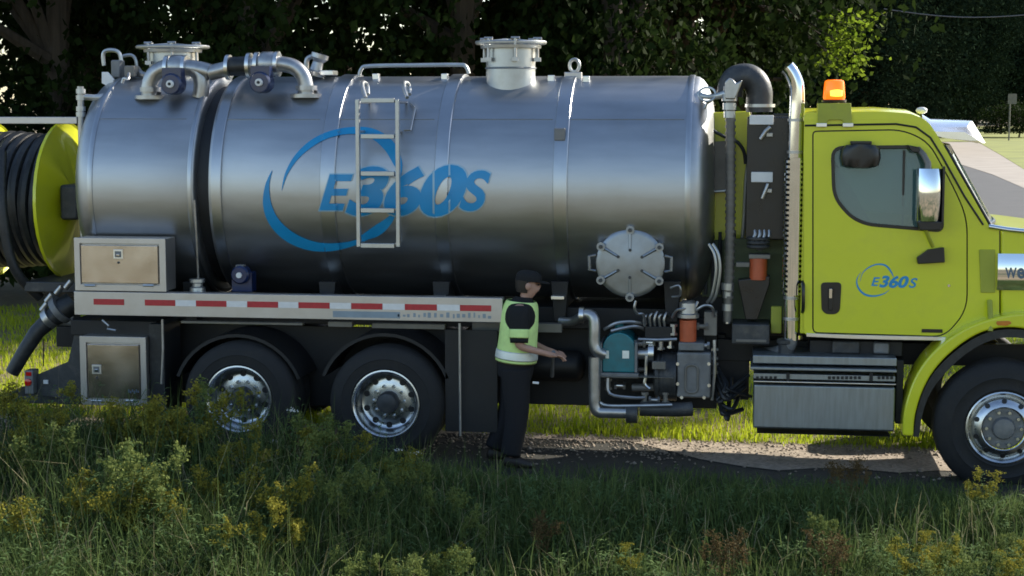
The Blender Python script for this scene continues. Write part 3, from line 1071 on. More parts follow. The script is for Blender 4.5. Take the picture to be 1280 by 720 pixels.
# ------------------------------------------------------------------ round hatch on the tank's side
HQ = T(788, 329)
hn = Vector((0, HQ.y - YC, HQ.z - TZ)).normalized()
hax = Vector((0, -1, 0))                       # hatch faces straight out
HC = Vector((HQ.x, HQ.y - 0.14, P(788, 329, HQ.y - 0.14).z))
HC.x = P(788, 329, HC.y).x
HR = 43 / FPX * (HC - CAM).dot(FWD)
hatch = empty('side_hatch', HC, truck)
sub(hatch, MB().lathe([(-0.42, HR * 0.92), (-0.035, HR * 0.92), (-0.03, HR * 0.97), (0, HR * 0.97)], HC, hax, 48), 'hatch_neck', 'band')
sub(hatch, MB().lathe([(0.002, HR), (0.02, HR), (0.028, HR * 0.97), (0.030, HR * 0.86), (0.052, HR * 0.40), (0.056, HR * 0.15), (0.057, 0.004)], HC, hax, 48), 'hatch_lid', 'hatchmetal')
for i in range(6):
    an = math.pi / 2 + i * math.pi / 3
    dr = Vector((math.cos(an), 0, math.sin(an)))
    c = HC + dr * HR * 0.98 + hax * 0.012
    m = MB().cyl(c - hax * 0.04, c + hax * 0.055, 0.038, n=14)
    sub(hatch, m, 'hatch_lug', 'hatchmetal')
    sub(hatch, MB().cyl(c + hax * 0.056, c + hax * 0.085, 0.018, n=8), 'lug_nut', 'dgrey')
    a, b = HC + dr * HR * 0.42 + hax * 0.050, HC + dr * HR * 0.88 + hax * 0.034
    sub(hatch, MB().tube([a, b], [0.013, 0.015], 8), 'lid_rib', 'hatchmetal')
    sub(hatch, MB().cyl(HC + dr * HR * 0.40 + hax * 0.05, HC + dr * HR * 0.40 + hax * 0.066, 0.014, n=8), 'rib_bolt', 'dgrey')
for s_ in (-1, 1):
    x = HC.x + s_ * HR * 1.0
    pts = [(x, HC.y - 0.02, HC.z - 0.07), (x + s_ * 0.055, HC.y - 0.03, HC.z - 0.06), (x + s_ * 0.06, HC.y - 0.03, HC.z + 0.06), (x, HC.y - 0.02, HC.z + 0.07)]
    sub(hatch, MB().tube(pts, 0.015, 8), 'hatch_handle', 'hatchmetal')

# ------------------------------------------------------------------ chassis
def rail(name, y0, y1):
    a, b = P(70, 408, y0), P(1300, 418, y0)
    z1 = a.z
    MB().box(a.x, b.x, y0, y1, z1 - 0.20, z1).build(name, 'black', truck, 0.006)


rail('frame_rail', 0.84, 0.92)
rail('frame_rail', 1.64, 1.72)
for px in (110, 280, 390, 580, 700, 900, 1010):
    q = P(px, 425, 0.92)
    MB().box(q.x - 0.05, q.x + 0.05, 0.922, 1.638, q.z - 0.17, q.z + 0.05).build('cross_member', 'black', truck, 0.006)
a, b = P(108, 372, 0.62), P(850, 372, 0.62)
MB().box(a.x, b.x, 0.66, 1.9, a.z - 0.22, a.z - 0.02).build('tank_subframe', 'black', truck, 0.01)
for px in (240, 410, 552, 700, 840):
    q = P(px, 372, 0.55)
    MB().prism([(q.x - 0.05, q.z - 0.22), (q.x + 0.05, q.z - 0.22), (q.x + 0.08, q.z + 0.15), (q.x - 0.08, q.z + 0.15)], 0.52, 2.04).build('tank_saddle', 'black', truck, 0.006)
boxpx('bulkhead', (858, 368), (990, 428), 1.03, 1.06, 'black', truck, 0.006)
boxpx('equipment_tray', (600, 393), (896, 511), 0.80, 0.835, 'black', truck, 0.01)
q0, q1 = P(622, 470, 0.55), P(730, 470, 0.55)
MB().lathe([(q0.x, 0.05), (q0.x + 0.03, 0.12), (q0.x + 0.07, 0.145), (q1.x - 0.07, 0.145), (q1.x - 0.03, 0.12), (q1.x, 0.05)], (0, 0.62, q0.z + 0.10), (1, 0, 0), 24).build('air_reservoir', 'black', truck)
# mudguards over the tandem axle
for px in (297, 481):
    c = P(px, 503, 0.10)
    m = MB()
    outer = [(c.x + 0.63 * math.cos(t), c.z + 0.63 * math.sin(t)) for t in [math.pi * (0.12 + 0.76 * i / 16) for i in range(17)]]
    inner = [(c.x + 0.60 * math.cos(t), c.z + 0.60 * math.sin(t)) for t in [math.pi * (0.88 - 0.76 * i / 16) for i in range(17)]]
    m.prism(outer + inner, 0.12, 0.72).build('mudguard', 'black', truck)
boxpx('inner_wheel_panel', (205, 404), (575, 512), 0.74, 0.76, 'black', truck)


# ------------------------------------------------------------------ wheels
def tyre_mesh(R, w, rim):
    pr = []
    s = R - rim
    for t, r in ((0.02, rim), (0.0, rim + 0.02), (-0.007, rim + 0.16 * s), (-0.012, rim + 0.18 * s), (-0.007, rim + 0.21 * s), (-0.010, rim + 0.5 * s), (-0.014, rim + 0.52 * s), (-0.008, rim + 0.56 * s), (-0.004, rim + 0.66 * s), (0.02, rim + 0.90 * s), (0.045, R - 0.008), (0.06, R)):
        pr.append((t, r))
    groove = []
    t0, t1 = 0.06, w - 0.06
    for i in range(4):
        c = t0 + (t1 - t0) * (i + 0.75) / 4.5
        groove += [(c - 0.008, R), (c - 0.006, R - 0.014), (c + 0.006, R - 0.014), (c + 0.008, R)]
    pr += groove
    for t, r in ((w - 0.06, R), (w - 0.045, R - 0.008), (w - 0.02, rim + 0.9 * s), (w + 0.005, rim + 0.65 * s), (w + 0.01, rim + 0.3 * s), (w, rim + 0.02), (w - 0.02, rim)):
        pr.append((t, r))
    return MB().lathe(pr, (0, 0, 0), (0, 1, 0), 64, caps=False).mesh('tyre')


def rear_rim():
    # deep-dish outer dual rim: flange, drop, disc far inside with hand holes
    m = MB().lathe([(0.03, 0.275), (0.004, 0.305), (-0.008, 0.312), (-0.010, 0.300), (0.004, 0.285), (0.02, 0.278), (0.05, 0.268), (0.10, 0.262), (0.145, 0.25), (0.155, 0.235),
                    (0.158, 0.20), (0.150, 0.180), (0.150, 0.10), (0.13, 0.098)], (0, 0, 0), (0, 1, 0), 56, caps=False)
    return m.mesh('rim')


def front_rim():
    # steer rim: disc bulges out near the flange
    m = MB().lathe([(0.05, 0.275), (0.004, 0.305), (-0.008, 0.315), (-0.012, 0.304), (0.0, 0.288), (0.03, 0.28), (0.035, 0.272), (0.02, 0.262), (-0.02, 0.235), (-0.035, 0.205),
                    (-0.04, 0.19), (-0.035, 0.183)], (0, 0, 0), (0, 1, 0), 56, caps=False)
    return m.mesh('rim')


def discs(n, rr, r, y, dy):
    out = []
    for i in range(n):
        a = 2 * math.pi * (i + 0.5) / n
        out.append(((rr * math.cos(a), y, rr * math.sin(a)), r, dy))
    return out


def make_wheel(name, loc, R, w, front, yshift=0.0):
    root = empty(name, loc, truck)

    def part(nm, me, material):
        o = link(nm, me, material)
        o.parent = root
        finish(o, 0, True, 35)
        return o
    part('tyre', tyre_mesh(R, w, 0.285), 'rubber')
    part('rim', front_rim() if front else rear_rim(), 'wheelmetal')
    m = MB()
    if front:
        m.lathe([(0.06, 0.186), (0.0, 0.184), (-0.012, 0.175), (-0.012, 0.10), (-0.03, 0.095), (-0.05, 0.085), (-0.055, 0.05), (-0.056, 0.005)], (0, 0, 0), (0, 1, 0), 40)
    else:
        m.lathe([(0.148, 0.10), (0.06, 0.098), (0.04, 0.085), (0.03, 0.06), (0.028, 0.005)], (0, 0, 0), (0, 1, 0), 32)
    part('hub', m.mesh('hub'), 'dgrey' if not front else 'grey')
    # hand holes (dark openings) and nuts
    for i in range(10):
        a = 2 * math.pi * (i + 0.5) / 10
        hole = MB()
        if front:
            nrm = Vector((0.35 * math.cos(a), -1, 0.35 * math.sin(a))).normalized()
            c = Vector((0.238 * math.cos(a), -0.021, 0.238 * math.sin(a)))
            hole.cyl(c - nrm * 0.01, c + nrm * 0.006, 0.022, n=14)
        else:
            c = Vector((0.216 * math.cos(a), 0.149, 0.216 * math.sin(a)))
            hole.cyl(c, c + Vector((0, 0.012, 0)), 0.028, n=14)
        part('hand_hole', hole.mesh('hand_hole'), 'black')
    for i in range(10):
        a = 2 * math.pi * i / 10
        rr = 0.145
        y = -0.012 if front else 0.150
        m = MB().cyl((rr * math.cos(a), y, rr * math.sin(a)), (rr * math.cos(a), y - 0.035, rr * math.sin(a)), 0.017, 0.015, n=6)
        part('wheel_nut', m.mesh('wheel_nut'), 'wheelmetal')
    return root


RWZ = 0.52
hubs = [P(297, 500, 0.0), P(481, 506, 0.0)]
for h in hubs:
    h.y = 0.03
    make_wheel('rear_wheel', h, 0.525, 0.27, False)
FH_ = P(1254, 535, 0.06)
make_wheel('front_wheel', (FH_.x, 0.06, FH_.z), 0.575, 0.33, True)
tme = tyre_mesh(0.525, 0.27, 0.285)
tmf = tyre_mesh(0.575, 0.33, 0.285)
for h in hubs:                                             # inner duals and the far side
    for y in (0.36, 1.95, 2.27):
        o = link('dual_tyre', tme, 'rubber', truck)
        o.location = (h.x, y, h.z)
        finish(o, 0, True, 35)
    MB().cyl((h.x, 0.18, h.z), (h.x, 2.35, h.z), 0.10, n=16).ball((h.x, 1.25, h.z), 0.24, 0.22, 0.24).build('axle', 'black', truck)
o = link('far_front_tyre', tmf, 'rubber', truck)
o.location = (FH_.x, 2.15, FH_.z)
finish(o, 0, True, 35)
MB().box(FH_.x - 0.06, FH_.x + 0.06, 0.35, 2.2, FH_.z - 0.1, FH_.z + 0.02).build('front_axle', 'black', truck, 0.01)

# ------------------------------------------------------------------ pump bay behind the cab
pump = empty('vacuum_pump', P(770, 470, 0.35), truck)
a, b = P(753, 436, 0.30), P(794, 466, 0.30)
cx = (a.x + b.x) / 2
w2 = (b.x - a.x) / 2
m = MB()
arch = [(a.x, b.z), (b.x, b.z), (b.x, a.z)] + [(cx + w2 * math.cos(t), a.z + 0.15 * math.sin(t)) for t in [math.pi * i / 12 for i in range(1, 12)]] + [(a.x, a.z)]
m.prism(arch, 0.30, 0.72)
sub(pump, m, 'pump_body', 'teal', 0.012)
for px in (757, 778):
    q = P(px, 441, 0.298)
    sub(pump, MB().box(q.x, q.x + 0.03 if px == 757 else q.x + 0.06, 0.294, 0.2975, q.z - 0.05, q.z + 0.02), 'maker_plate', 'silver')
m = MB().box(a.x - 0.03, b.x + 0.03, 0.28, 0.75, b.z - 0.05, b.z - 0.002)
sub(pump, m, 'pump_foot', 'grey', 0.008)
for px in (751, 795):
    q0, q1 = P(px, 428, 0.285), P(px, 466, 0.285)
    sub(pump, MB().box(q0.x - 0.012, q0.x + 0.012, 0.28, 0.70, q1.z, q0.z), 'end_flange', 'grey', 0.005)
q = P(774, 414, 0.45)
sub(pump, MB().cyl(q - Vector((0, 0, 0.05)), q + Vector((0, 0, 0.06)), 0.04, n=14).cyl(q + Vector((0, 0, 0.05)), q + Vector((0.02, 0, 0.09)), 0.025, n=10), 'pump_port', 'teal')
tubepx('pump_pipe', [(727, 394, 0.3), (736, 393, 0.28), (742, 398, 0.26), (743, 412, 0.25), (743, 430, 0.25), (747, 440, 0.25), (754, 443, 0.28)], 0.052, 'pipe', truck, 14, 5)
flange(P(727, 394, 0.3), (1, 0, 0), 0.075, 0.02, material='bright')
tubepx('pump_pipe', [(743, 446, 0.25), (743, 480, 0.25), (743.5, 505, 0.25), (748, 514, 0.25), (760, 515, 0.25), (797, 516, 0.25)], 0.055, 'pipe', truck, 14, 5)
flange(P(790, 517, 0.25), (1, 0, 0), 0.085, 0.05, material='dgrey')
tubepx('oil_line', [(750, 503, 0.22), (760, 507, 0.22), (800, 507, 0.22), (840, 506, 0.25)], 0.016, 'pipe', truck, 8, 3)
tubepx('muffler_pipe', [(800, 511, 0.3), (840, 512, 0.32), (865, 511, 0.35)], 0.065, 'dgrey', truck, 14, 3)
# gearbox and drive
tubepx('drive_coupling', [(796, 442, 0.42), (812, 442, 0.42)], 0.055, 'pipe', truck, 14)
flange(P(814, 441, 0.42), (1, 0, 0), 0.085, 0.025, material='bright')
q0, q1 = P(817, 470, 0.5), P(846, 470, 0.5)
MB().lathe([(q0.x, 0.12), (q0.x + 0.02, 0.20), (q0.x + 0.10, 0.22), (q1.x, 0.22)], (0, 0.52, q0.z), (1, 0, 0), 28).build('blower_motor', 'dgrey', truck)
for k in range(5):
    x = q0.x + 0.04 + k * 0.038
    MB().lathe([(x, 0.225), (x + 0.012, 0.225)], (0, 0.52, q0.z), (1, 0, 0), 28).build('cooling_fin', 'dgrey', truck)
boxpx('gear_case', (846, 440), (888, 498), 0.34, 0.75, 'grey', truck, 0.02)
a, b = P(857, 456, 0.335), P(872, 491, 0.335)
rp_ = round_poly([(a.x, b.z), (b.x, b.z), (b.x, a.z), (a.x, a.z)], 0.05, 5)
MB().tube([(x, 0.332, z) for x, z in rp_], 0.011, 8, closed=True).build('case_rib', 'plate', truck)
for px, py in ((847, 455), (886, 455), (847, 480), (886, 482), (852, 497), (880, 497)):
    q = P(px, py, 0.33)
    MB().cyl(q, q + Vector((0, 0.03, 0)), 0.016, n=6).build('case_bolt', 'bright', truck)
boxpx('gear_cover', (848, 428), (880, 439), 0.33, 0.70, 'grey', truck, 0.012)
q = P(860, 413, 0.42)
c_ = MB().lathe([(-0.10, 0.05), (-0.095, 0.075), (0.095, 0.075), (0.10, 0.05)], q, (0, 0, 1), 22).build('filter_canister', 'orange', truck)
MB().lathe([(-0.16, 0.075), (-0.12, 0.08), (-0.105, 0.078)], q, (0, 0, 1), 22).build('canister_base', 'alu', c_)
MB().lathe([(0.105, 0.07), (0.12, 0.10), (0.15, 0.10), (0.16, 0.085), (0.25, 0.08), (0.27, 0.05)], q, (0, 0, 1), 22).build('canister_head', 'pipe', c_)
boxpx('relay_box', (880, 390), (896, 420), 0.45, 0.6, 'plate', truck, 0.008)
boxpx('valve_block', (806, 408), (840, 424), 0.40, 0.6, 'black', truck, 0.008)
for k, px in enumerate((806, 813, 819, 825, 831)):
    tubepx('hydraulic_hose', [(px, 408, 0.42), (px - 1, 400 - 3 * (k % 2), 0.40), (px + 2, 394 - 2 * k % 5, 0.42), (px + 7, 397, 0.50)], 0.012, 'pipe', truck, 8, 4)
tubepx('hydraulic_hose', [(755, 412, 0.36), (770, 404, 0.34), (790, 402, 0.36), (805, 405, 0.45)], 0.016, 'pipe', truck, 8, 5)
tubepx('hydraulic_hose', [(764, 414, 0.32), (780, 410, 0.32), (795, 408, 0.36), (806, 412, 0.45)], 0.016, 'pipe', truck, 8, 5)
tubepx('hydraulic_hose', [(795, 376, 0.25), (793, 385, 0.25), (797, 392, 0.28), (804, 393, 0.32), (807, 405, 0.4)], 0.013, 'pipe', truck, 8, 5)
tubepx('hydraulic_hose', [(838, 360, 0.35), (848, 357, 0.33), (851, 363, 0.33), (849, 370, 0.36), (840, 371, 0.4)], 0.011, 'pipe', truck, 8, 5)
tubepx('hydraulic_hose', [(840, 397, 0.4), (846, 388, 0.35), (856, 386, 0.35), (868, 384, 0.38), (872, 377, 0.4)], 0.013, 'pipe', truck, 8, 5)
tubepx('drive_lever', [(808, 445, 0.36), (807, 470, 0.36), (806, 480, 0.36), (812, 486, 0.36)], 0.016, 'bright', truck, 8, 4)
tubepx('drive_shaft', [(790, 484, 0.5), (818, 484, 0.5)], 0.035, 'grey', truck, 12)
tubepx('valve_lever', [(690, 470, 0.30), (691, 452, 0.16), (692, 440, 0.02)], [0.02, 0.014, 0.018], 'grey', truck, 10)
r_ = random.Random(21)
for px, py, ax in ((800, 430, 0), (812, 428, 0), (826, 430, 2), (838, 428, 2), (802, 462, 0), (806, 497, 2), (818, 500, 0), (832, 497, 2), (880, 432, 0), (893, 442, 2), (893, 460, 2), (760, 480, 2), (775, 482, 0), (842, 412, 2), (878, 408, 0)):
    q = P(px, py, 0.36 + 0.1 * r_.random())
    d = Vector((1, 0, 0)) if ax == 0 else Vector((0, 0, 1))
    m = MB().cyl(q - d * 0.045, q + d * 0.045, 0.022, n=12)
    m.cyl(q - d * 0.05, q - d * 0.03, 0.036, n=6).cyl(q + d * 0.028, q + d * 0.05, 0.036, n=6)
    m.build('pipe_union', r_.choice(('pipe', 'bright', 'plate')), truck)
tubepx('oil_line', [(798, 424, 0.38), (822, 425, 0.36), (846, 424, 0.38)], 0.016, 'pipe', truck, 8)
tubepx('oil_line', [(893, 425, 0.42), (893, 468, 0.40), (890, 500, 0.42)], 0.015, 'pipe', truck, 8)
tubepx('oil_line', [(760, 470, 0.32), (762, 492, 0.30), (790, 497, 0.32), (806, 497, 0.36)], 0.015, 'pipe', truck, 8, 4)
tubepx('oil_line', [(870, 388, 0.4), (880, 382, 0.38), (890, 384, 0.4), (893, 396, 0.45)], 0.013, 'pipe', truck, 8, 4)
boxpx('valve_manifold', (815, 452), (832, 462), 0.24, 0.29, 'plate', truck, 0.006)
tubepx('suction_stub', [(700, 402, 0.5), (716, 402, 0.45), (727, 396, 0.36)], 0.045, 'pipe', truck, 12, 3)
boxpx('pump_shelf', (748, 470), (842, 473), 0.26, 0.7, 'plate', truck, 0.003)
# open mesh of cables and hoses in front of the fuel box
r_ = random.Random(9)
for k in range(9):
    x0, y0 = 888 + r_.uniform(-4, 10), 470 + r_.uniform(-12, 20)
    tubepx('brake_hose', [(x0, y0, 0.6), (x0 + r_.uniform(4, 18), y0 + r_.uniform(10, 26), 0.5), (x0 + r_.uniform(10, 32), y0 + r_.uniform(22, 42), 0.45), (x0 + r_.uniform(18, 42), y0 + r_.uniform(5, 36), 0.6)],
           r_.uniform(0.013, 0.024), 'hose', truck, 8, 6)
boxpx('spring_hanger', (893, 428), (936, 500), 0.86, 0.94, 'black', truck, 0.01)

# ------------------------------------------------------------------ equipment between tank and cab
m = MB().prism(XZ([(884, 141), (937, 139), (942, 165), (934, 215), (930, 300), (924, 372), (886, 372), (880, 300), (880, 160)], 1.05), 1.05, 1.9)
m.build('lime_hose_cabinet', 'lime', truck, 0.015)
tubepx('cabinet_edge_trim', [(941, 152, 1.02), (938, 185, 1.02), (933, 225, 1.02), (930, 280, 1.02), (925, 330, 1.02)], 0.022, 'pale', truck, 8, 4)
m = MB().prism(XZ([(872, 178), (916, 176), (914, 238), (886, 240), (878, 232)], 0.9), 0.9, 0.93)
m.build('splash_plate', 'plate', truck, 0.004)
tubepx('plate_bracket', [(884, 262, 0.9), (884, 240, 0.9), (912, 238, 0.9)], 0.014, 'pale', truck, 8)
boxpx('lower_grille', (878, 300), (928, 372), 0.98, 1.02, 'olive', truck, 0.01)
for k in range(5):
    tubepx('grille_pipe', [(882 + k * 9, 290, 0.94), (882 + k * 9, 368, 0.94)], 0.016, 'dgrey', truck, 8)
tubepx('control_cable', [(884, 156, 0.88), (893, 164, 0.86), (908, 172, 0.86), (922, 178, 0.86), (930, 190, 0.86), (932, 205, 0.86)], 0.016, 'hose', truck, 8, 5)
# intake stack elbow
tubepx('intake_elbow', [(949, 140, 0.75), (949, 128, 0.75), (949, 115, 0.75), (945, 104, 0.75), (937, 97, 0.75), (928, 96, 0.75), (919, 99, 0.75), (914, 107, 0.75), (912, 120, 0.75)],
       0.118, 'dgrey', truck, 24, 5)
flange(P(950, 132, 0.75), (0, 0, 1), 0.135, 0.014, material='pale')
tubepx('vacuum_standpipe', [(913, 112, 0.58), (913, 160, 0.58), (913, 260, 0.58), (912, 330, 0.58), (909, 402, 0.58)], 0.040, 'plate', truck, 14)
for i in range(28):
    py = 150 + i * 8.2
    q = P(913 - max(0, (py - 300)) * 0.03, py, 0.58)
    MB().cyl(q - Vector((0, 0, 0.012)), q + Vector((0, 0, 0.012)), 0.048, n=14).build('hose_rib', 'plate', truck)
for py, r, mt in ((112, 0.055, 'pipe'), (122, 0.07, 'pipe'), (133, 0.06, 'pale'), (143, 0.052, 'pale'), (358, 0.058, 'pale'), (368, 0.046, 'pale'), (384, 0.05, 'pale'), (400, 0.035, 'bright')):
    q = P(912 if py < 300 else 909.5, py, 0.58)
    MB().cyl(q - Vector((0, 0, 0.03)), q + Vector((0, 0, 0.03)), r, n=14).build('hose_fitting', mt, truck)
prismpx('relief_valve', [(906, 102), (911, 97), (916, 99), (920, 104), (928, 100), (924, 112), (919, 124), (906, 124)], 0.50, 0.62, 'pipe', truck, 0.012)
tubepx('relief_arm', [(872, 119, 0.75), (884, 121, 0.7), (897, 120, 0.62), (910, 117, 0.58)], [0.04, 0.022, 0.03, 0.045], 'pale', truck, 10, 3)
q = P(884, 118, 0.62)
MB().tube([q + Vector((0.075 * math.cos(a), 0.02 * math.sin(a), 0.062 * math.sin(a))) for a in [i * math.pi / 9 for i in range(18)]], 0.011, 8, closed=True).build('hand_wheel', 'pale', truck)
tubepx('relief_chain', [(880, 136, 0.65), (884, 129, 0.64), (889, 126, 0.64)], 0.012, 'pipe', truck, 8)
# black control cabinet with white plates and levers
boxpx('control_cabinet', (934, 146), (984, 300), 0.55, 1.0, 'blackgloss', truck, 0.012)
for a, b in (((937, 144), (967, 156)), ((939, 215), (966, 228))):
    boxpx('white_bracket', a, b, 0.50, 0.548, 'white', truck, 0.006)
tubepx('control_lever', [(951, 174, 0.46), (957, 164, 0.45), (963, 159, 0.46)], 0.020, 'pipe', truck, 10)
tubepx('control_lever', [(953, 248, 0.46), (957, 238, 0.45), (960, 230, 0.46)], 0.018, 'pipe', truck, 10)
boxpx('lever_stop', (958, 166), (966, 171), 0.50, 0.548, 'pipe', truck, 0.004)
boxpx('lever_stop', (958, 236), (965, 241), 0.50, 0.548, 'pipe', truck, 0.004)
for k in range(4):
    tubepx('coiled_air_line', [(941 + k * 6, 279, 0.6), (944 + k * 6, 292, 0.55), (940 + k * 6, 304, 0.55), (950, 312, 0.6)], 0.016, 'pipe', truck, 8, 5)
for k in range(3):
    q = P(948, 298 + 5 * k, 0.52)
    MB().tube([q + Vector((0.09 * math.cos(a), 0.07 * math.sin(a), 0)) for a in [i * math.pi / 9 for i in range(18)]], 0.016, 8, closed=True).build('coiled_air_line', 'dgrey', truck)
boxpx('canister_bracket', (936, 318), (963, 324), 0.50, 0.68, 'plate', truck, 0.006)
q = P(948, 336, 0.56)
c_ = MB().lathe([(-0.10, 0.06), (-0.095, 0.078), (0.095, 0.078), (0.10, 0.06)], q, (0, 0, 1), 22).build('hydraulic_filter', 'orange', truck)
m = MB().prism(XZ([(922, 350), (963, 345), (962, 356), (947, 400), (932, 400)], 0.52), 0.52, 0.66)
m.build('hose_funnel', 'blackgloss', truck, 0.01)
boxpx('side_bracket', (920, 328), (937, 334), 0.52, 0.6, 'plate', truck, 0.004)
boxpx('olive_back_panel', (905, 298), (986, 405), 0.80, 0.83, 'olive', truck, 0.01)
boxpx('battery_box', (915, 405), (962, 431), 0.40, 0.80, 'dgrey', truck, 0.012)
boxpx('battery_strap', (920, 424), (958, 428), 0.385, 0.398, 'plate', truck, 0.003)
boxpx('work_lamp', (964, 383), (977, 417), 0.50, 0.56, 'limedirty', truck, 0.01)
for off in (0, 5):
    tubepx('silver_hose', [(886 + off, 305, 0.45), (893 + off, 318, 0.42), (895 + off, 340, 0.42), (890 + off, 368, 0.45), (884 + off, 378, 0.5)], 0.014, 'pale', truck, 8, 6)
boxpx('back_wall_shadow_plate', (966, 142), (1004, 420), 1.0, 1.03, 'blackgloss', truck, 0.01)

# ------------------------------------------------------------------ exhaust stack with a perforated shield
YE = 0.34
path = spline([P(988.5, 425, YE), P(990, 330, YE), P(993, 220, YE), P(995.5, 150, YE), P(996.5, 124, YE), P(995.5, 106, YE), P(990, 92, YE), P(984, 84, YE)], 6)
stack = MB().tube(path, 0.066, 20, caps=False).build('exhaust_stack', 'chrome', truck)
MB().tube([v + Vector((0, 0, 0)) for v in path[-8:]], 0.060, 20, caps=True).build('stack_mouth', 'blackgloss', stack)
sh0, sh1 = P(990, 368, YE), P(993.5, 197, YE)
m = MB()
nk, na = 54, 24
rings_ = []
for i in range(nk + 1):
    t = i / nk
    c = sh0.lerp(sh1, t)
    rings_.append([c + Vector((-0.090 * math.cos(a), -0.090 * math.sin(a), 0)) for a in [-0.35 + (math.pi + 0.7) * j / na for j in range(na + 1)]])
vs = [v for r in rings_ for v in r]
fs = []
for i in range(nk):
    for j in range(na):
        hole = (j in (3, 4, 6, 7, 8, 16, 17, 18, 20, 21)) and i % 2 == (1 if j in (6, 7, 8, 16, 17, 18) else 0)
        if not hole:
            fs.append((i * (na + 1) + j, i * (na + 1) + j + 1, (i + 1) * (na + 1) + j + 1, (i + 1) * (na + 1) + j))
m.add(vs, fs)
m.build('heat_shield', 'chrome', stack)
MB().tube([P(990, 367, YE), P(991, 330, YE), P(993, 199, YE)], 0.070, 20).build('inner_pipe', 'blackgloss', stack)
for py in (150, 190, 372, 398):
    q = P(996 - (py - 100) * 0.023, py, YE)
    MB().cyl(q - Vector((0, 0, 0.012)), q + Vector((0, 0, 0.012)), 0.074, n=20).build('stack_clamp', 'pipe', stack)
tubepx('stack_elbow', [(989, 418, YE), (986, 432, YE), (975, 440, YE + 0.1), (960, 442, YE + 0.3)], 0.062, 'grey', truck, 14, 5)
boxpx('grab_bar_recess', (1000, 186), (1004, 300), 0.42, 0.46, 'blackgloss', truck, 0.004)
tubepx('cab_grab_handle', [(1003, 352, 0.3), (1004, 358, 0.22), (1004, 385, 0.22), (1003, 390, 0.3)], 0.016, 'blackgloss', truck, 8, 3)

# ------------------------------------------------------------------ cab
YS, YF = 0.24, 2.32
cab_out = [(1005, 141), (1100, 139), (1140, 142), (1160, 151), (1180, 182), (1236, 281), (1249, 284), (1249, 402), (1215, 420), (1182, 424), (1005, 418)]
outer = round_poly(XZ(cab_out, YS), [0.05, 0.2, 0.25, 0.2, 0.1, 0.05, 0.02, 0.02, 0.3, 0.05, 0.03])
door_px = [(1017, 165), (1128, 163), (1160, 178), (1190, 232), (1208, 272), (1208, 388), (1180, 420), (1017, 415)]
door_out = round_poly(XZ(door_px, YS), [0.03, 0.25, 0.2, 0.2, 0.25, 0.22, 0.1, 0.04])
win_px = [(1040, 184), (1146, 183), (1162, 206), (1178, 256), (1178, 289), (1084, 281), (1064, 272), (1042, 247)]
win = round_poly(XZ(win_px, YS), [0.10, 0.10, 0.15, 0.1, 0.06, 0.12, 0.12, 0.12])


def grow(poly, d):
    c = Vector((sum(p[0] for p in poly) / len(poly), sum(p[1] for p in poly) / len(poly)))
    n = len(poly)
    out = []
    for i in range(n):
        a, b = Vector(poly[i - 1]), Vector(poly[(i + 1) % n])
        t = (b - a)
        nn = Vector((t.y, -t.x)).normalized()
        p = Vector(poly[i])
        if nn.dot(p - c) < 0:
            nn = -nn
        out.append(tuple(p + nn * d))
    return out


cab = empty('cab', P(1110, 420, YS), truck)


def cabpart(o):
    o.parent = cab
    o.matrix_parent_inverse = Matrix.Translation(-Vector(cab.location))
    return o


cabpart(panel('side_panel', outer, [grow(door_out, 0.012)], YS, YS + 0.04, 'lime', None, 0.008))
cabpart(panel('door', door_out, [win], YS - 0.004, YS + 0.036, 'lime', None, 0.006))
cabpart(panel('window_seal', grow(win, 0.012), [grow(win, -0.018)], YS - 0.009, YS + 0.02, 'blackgloss', None, 0.003))
zlo = min(p[1] for p in win)
pn = cabpart(panel('window_pane', grow(win, -0.012), [], YS + 0.004, YS + 0.010, 'glass', None))
for v_ in pn.data.vertices:                              # the pane leans in towards the roof
    v_.co.y += 0.06 * (v_.co.z - zlo)
cabpart(panel('door_gap_liner', grow(door_out, 0.05), [grow(door_out, -0.06)], YS + 0.042, YS + 0.055, 'blackgloss', None))
cabpart(panel('far_side_panel', outer, [win], YF - 0.04, YF, 'lime', None, 0.008))
cabpart(MB().prism(grow(win, 0.005), YF - 0.03, YF - 0.024).build('far_window_pane', 'glass'))
# roof, back wall, floor, cowl
rf = XZ([(1004, 141), (1100, 139), (1140, 142), (1160, 151), (1170, 166)], YS)
rf2 = [(x, z - 0.05) for x, z in reversed(rf)]
m = MB()
ringsr = []
nr = len(rf)
for i in range(13):                                      # roof crowned across the cab
    u = i / 12
    y = YS - 0.002 + (YF - YS + 0.004) * u
    crown = 0.07 * (1 - (2 * u - 1) ** 4) - (0.03 if i in (0, 12) else 0.0)
    ringsr.append([(x, y, z + crown - 0.035) for x, z in rf] + [(x, y, z - 0.02) for x, z in rf2])
m.rings(ringsr)
cabpart(m.build('roof', 'lime', None, angle=40))
q0, q1 = P(1005, 141, YS), P(1010, 418, YS)
cabpart(MB().box(q0.x + 0.002, q0.x + 0.05, YS + 0.045, YF - 0.045, q1.z, q0.z - 0.06).build('back_wall', 'lime', None, 0.01))
q2 = P(1240, 418, YS)
cabpart(MB().box(q0.x + 0.052, q2.x, YS + 0.06, YF - 0.045, q1.z - 0.02, q1.z + 0.05).build('cab_floor', 'interior', None, 0.01))
qa, qb = P(1186, 284, YS), P(1248, 420, YS)
cabpart(MB().box(qa.x, qb.x - 0.01, YS + 0.06, YF - 0.05, qb.z + 0.02, qa.z - 0.01).build('dashboard', 'interior', None, 0.04))
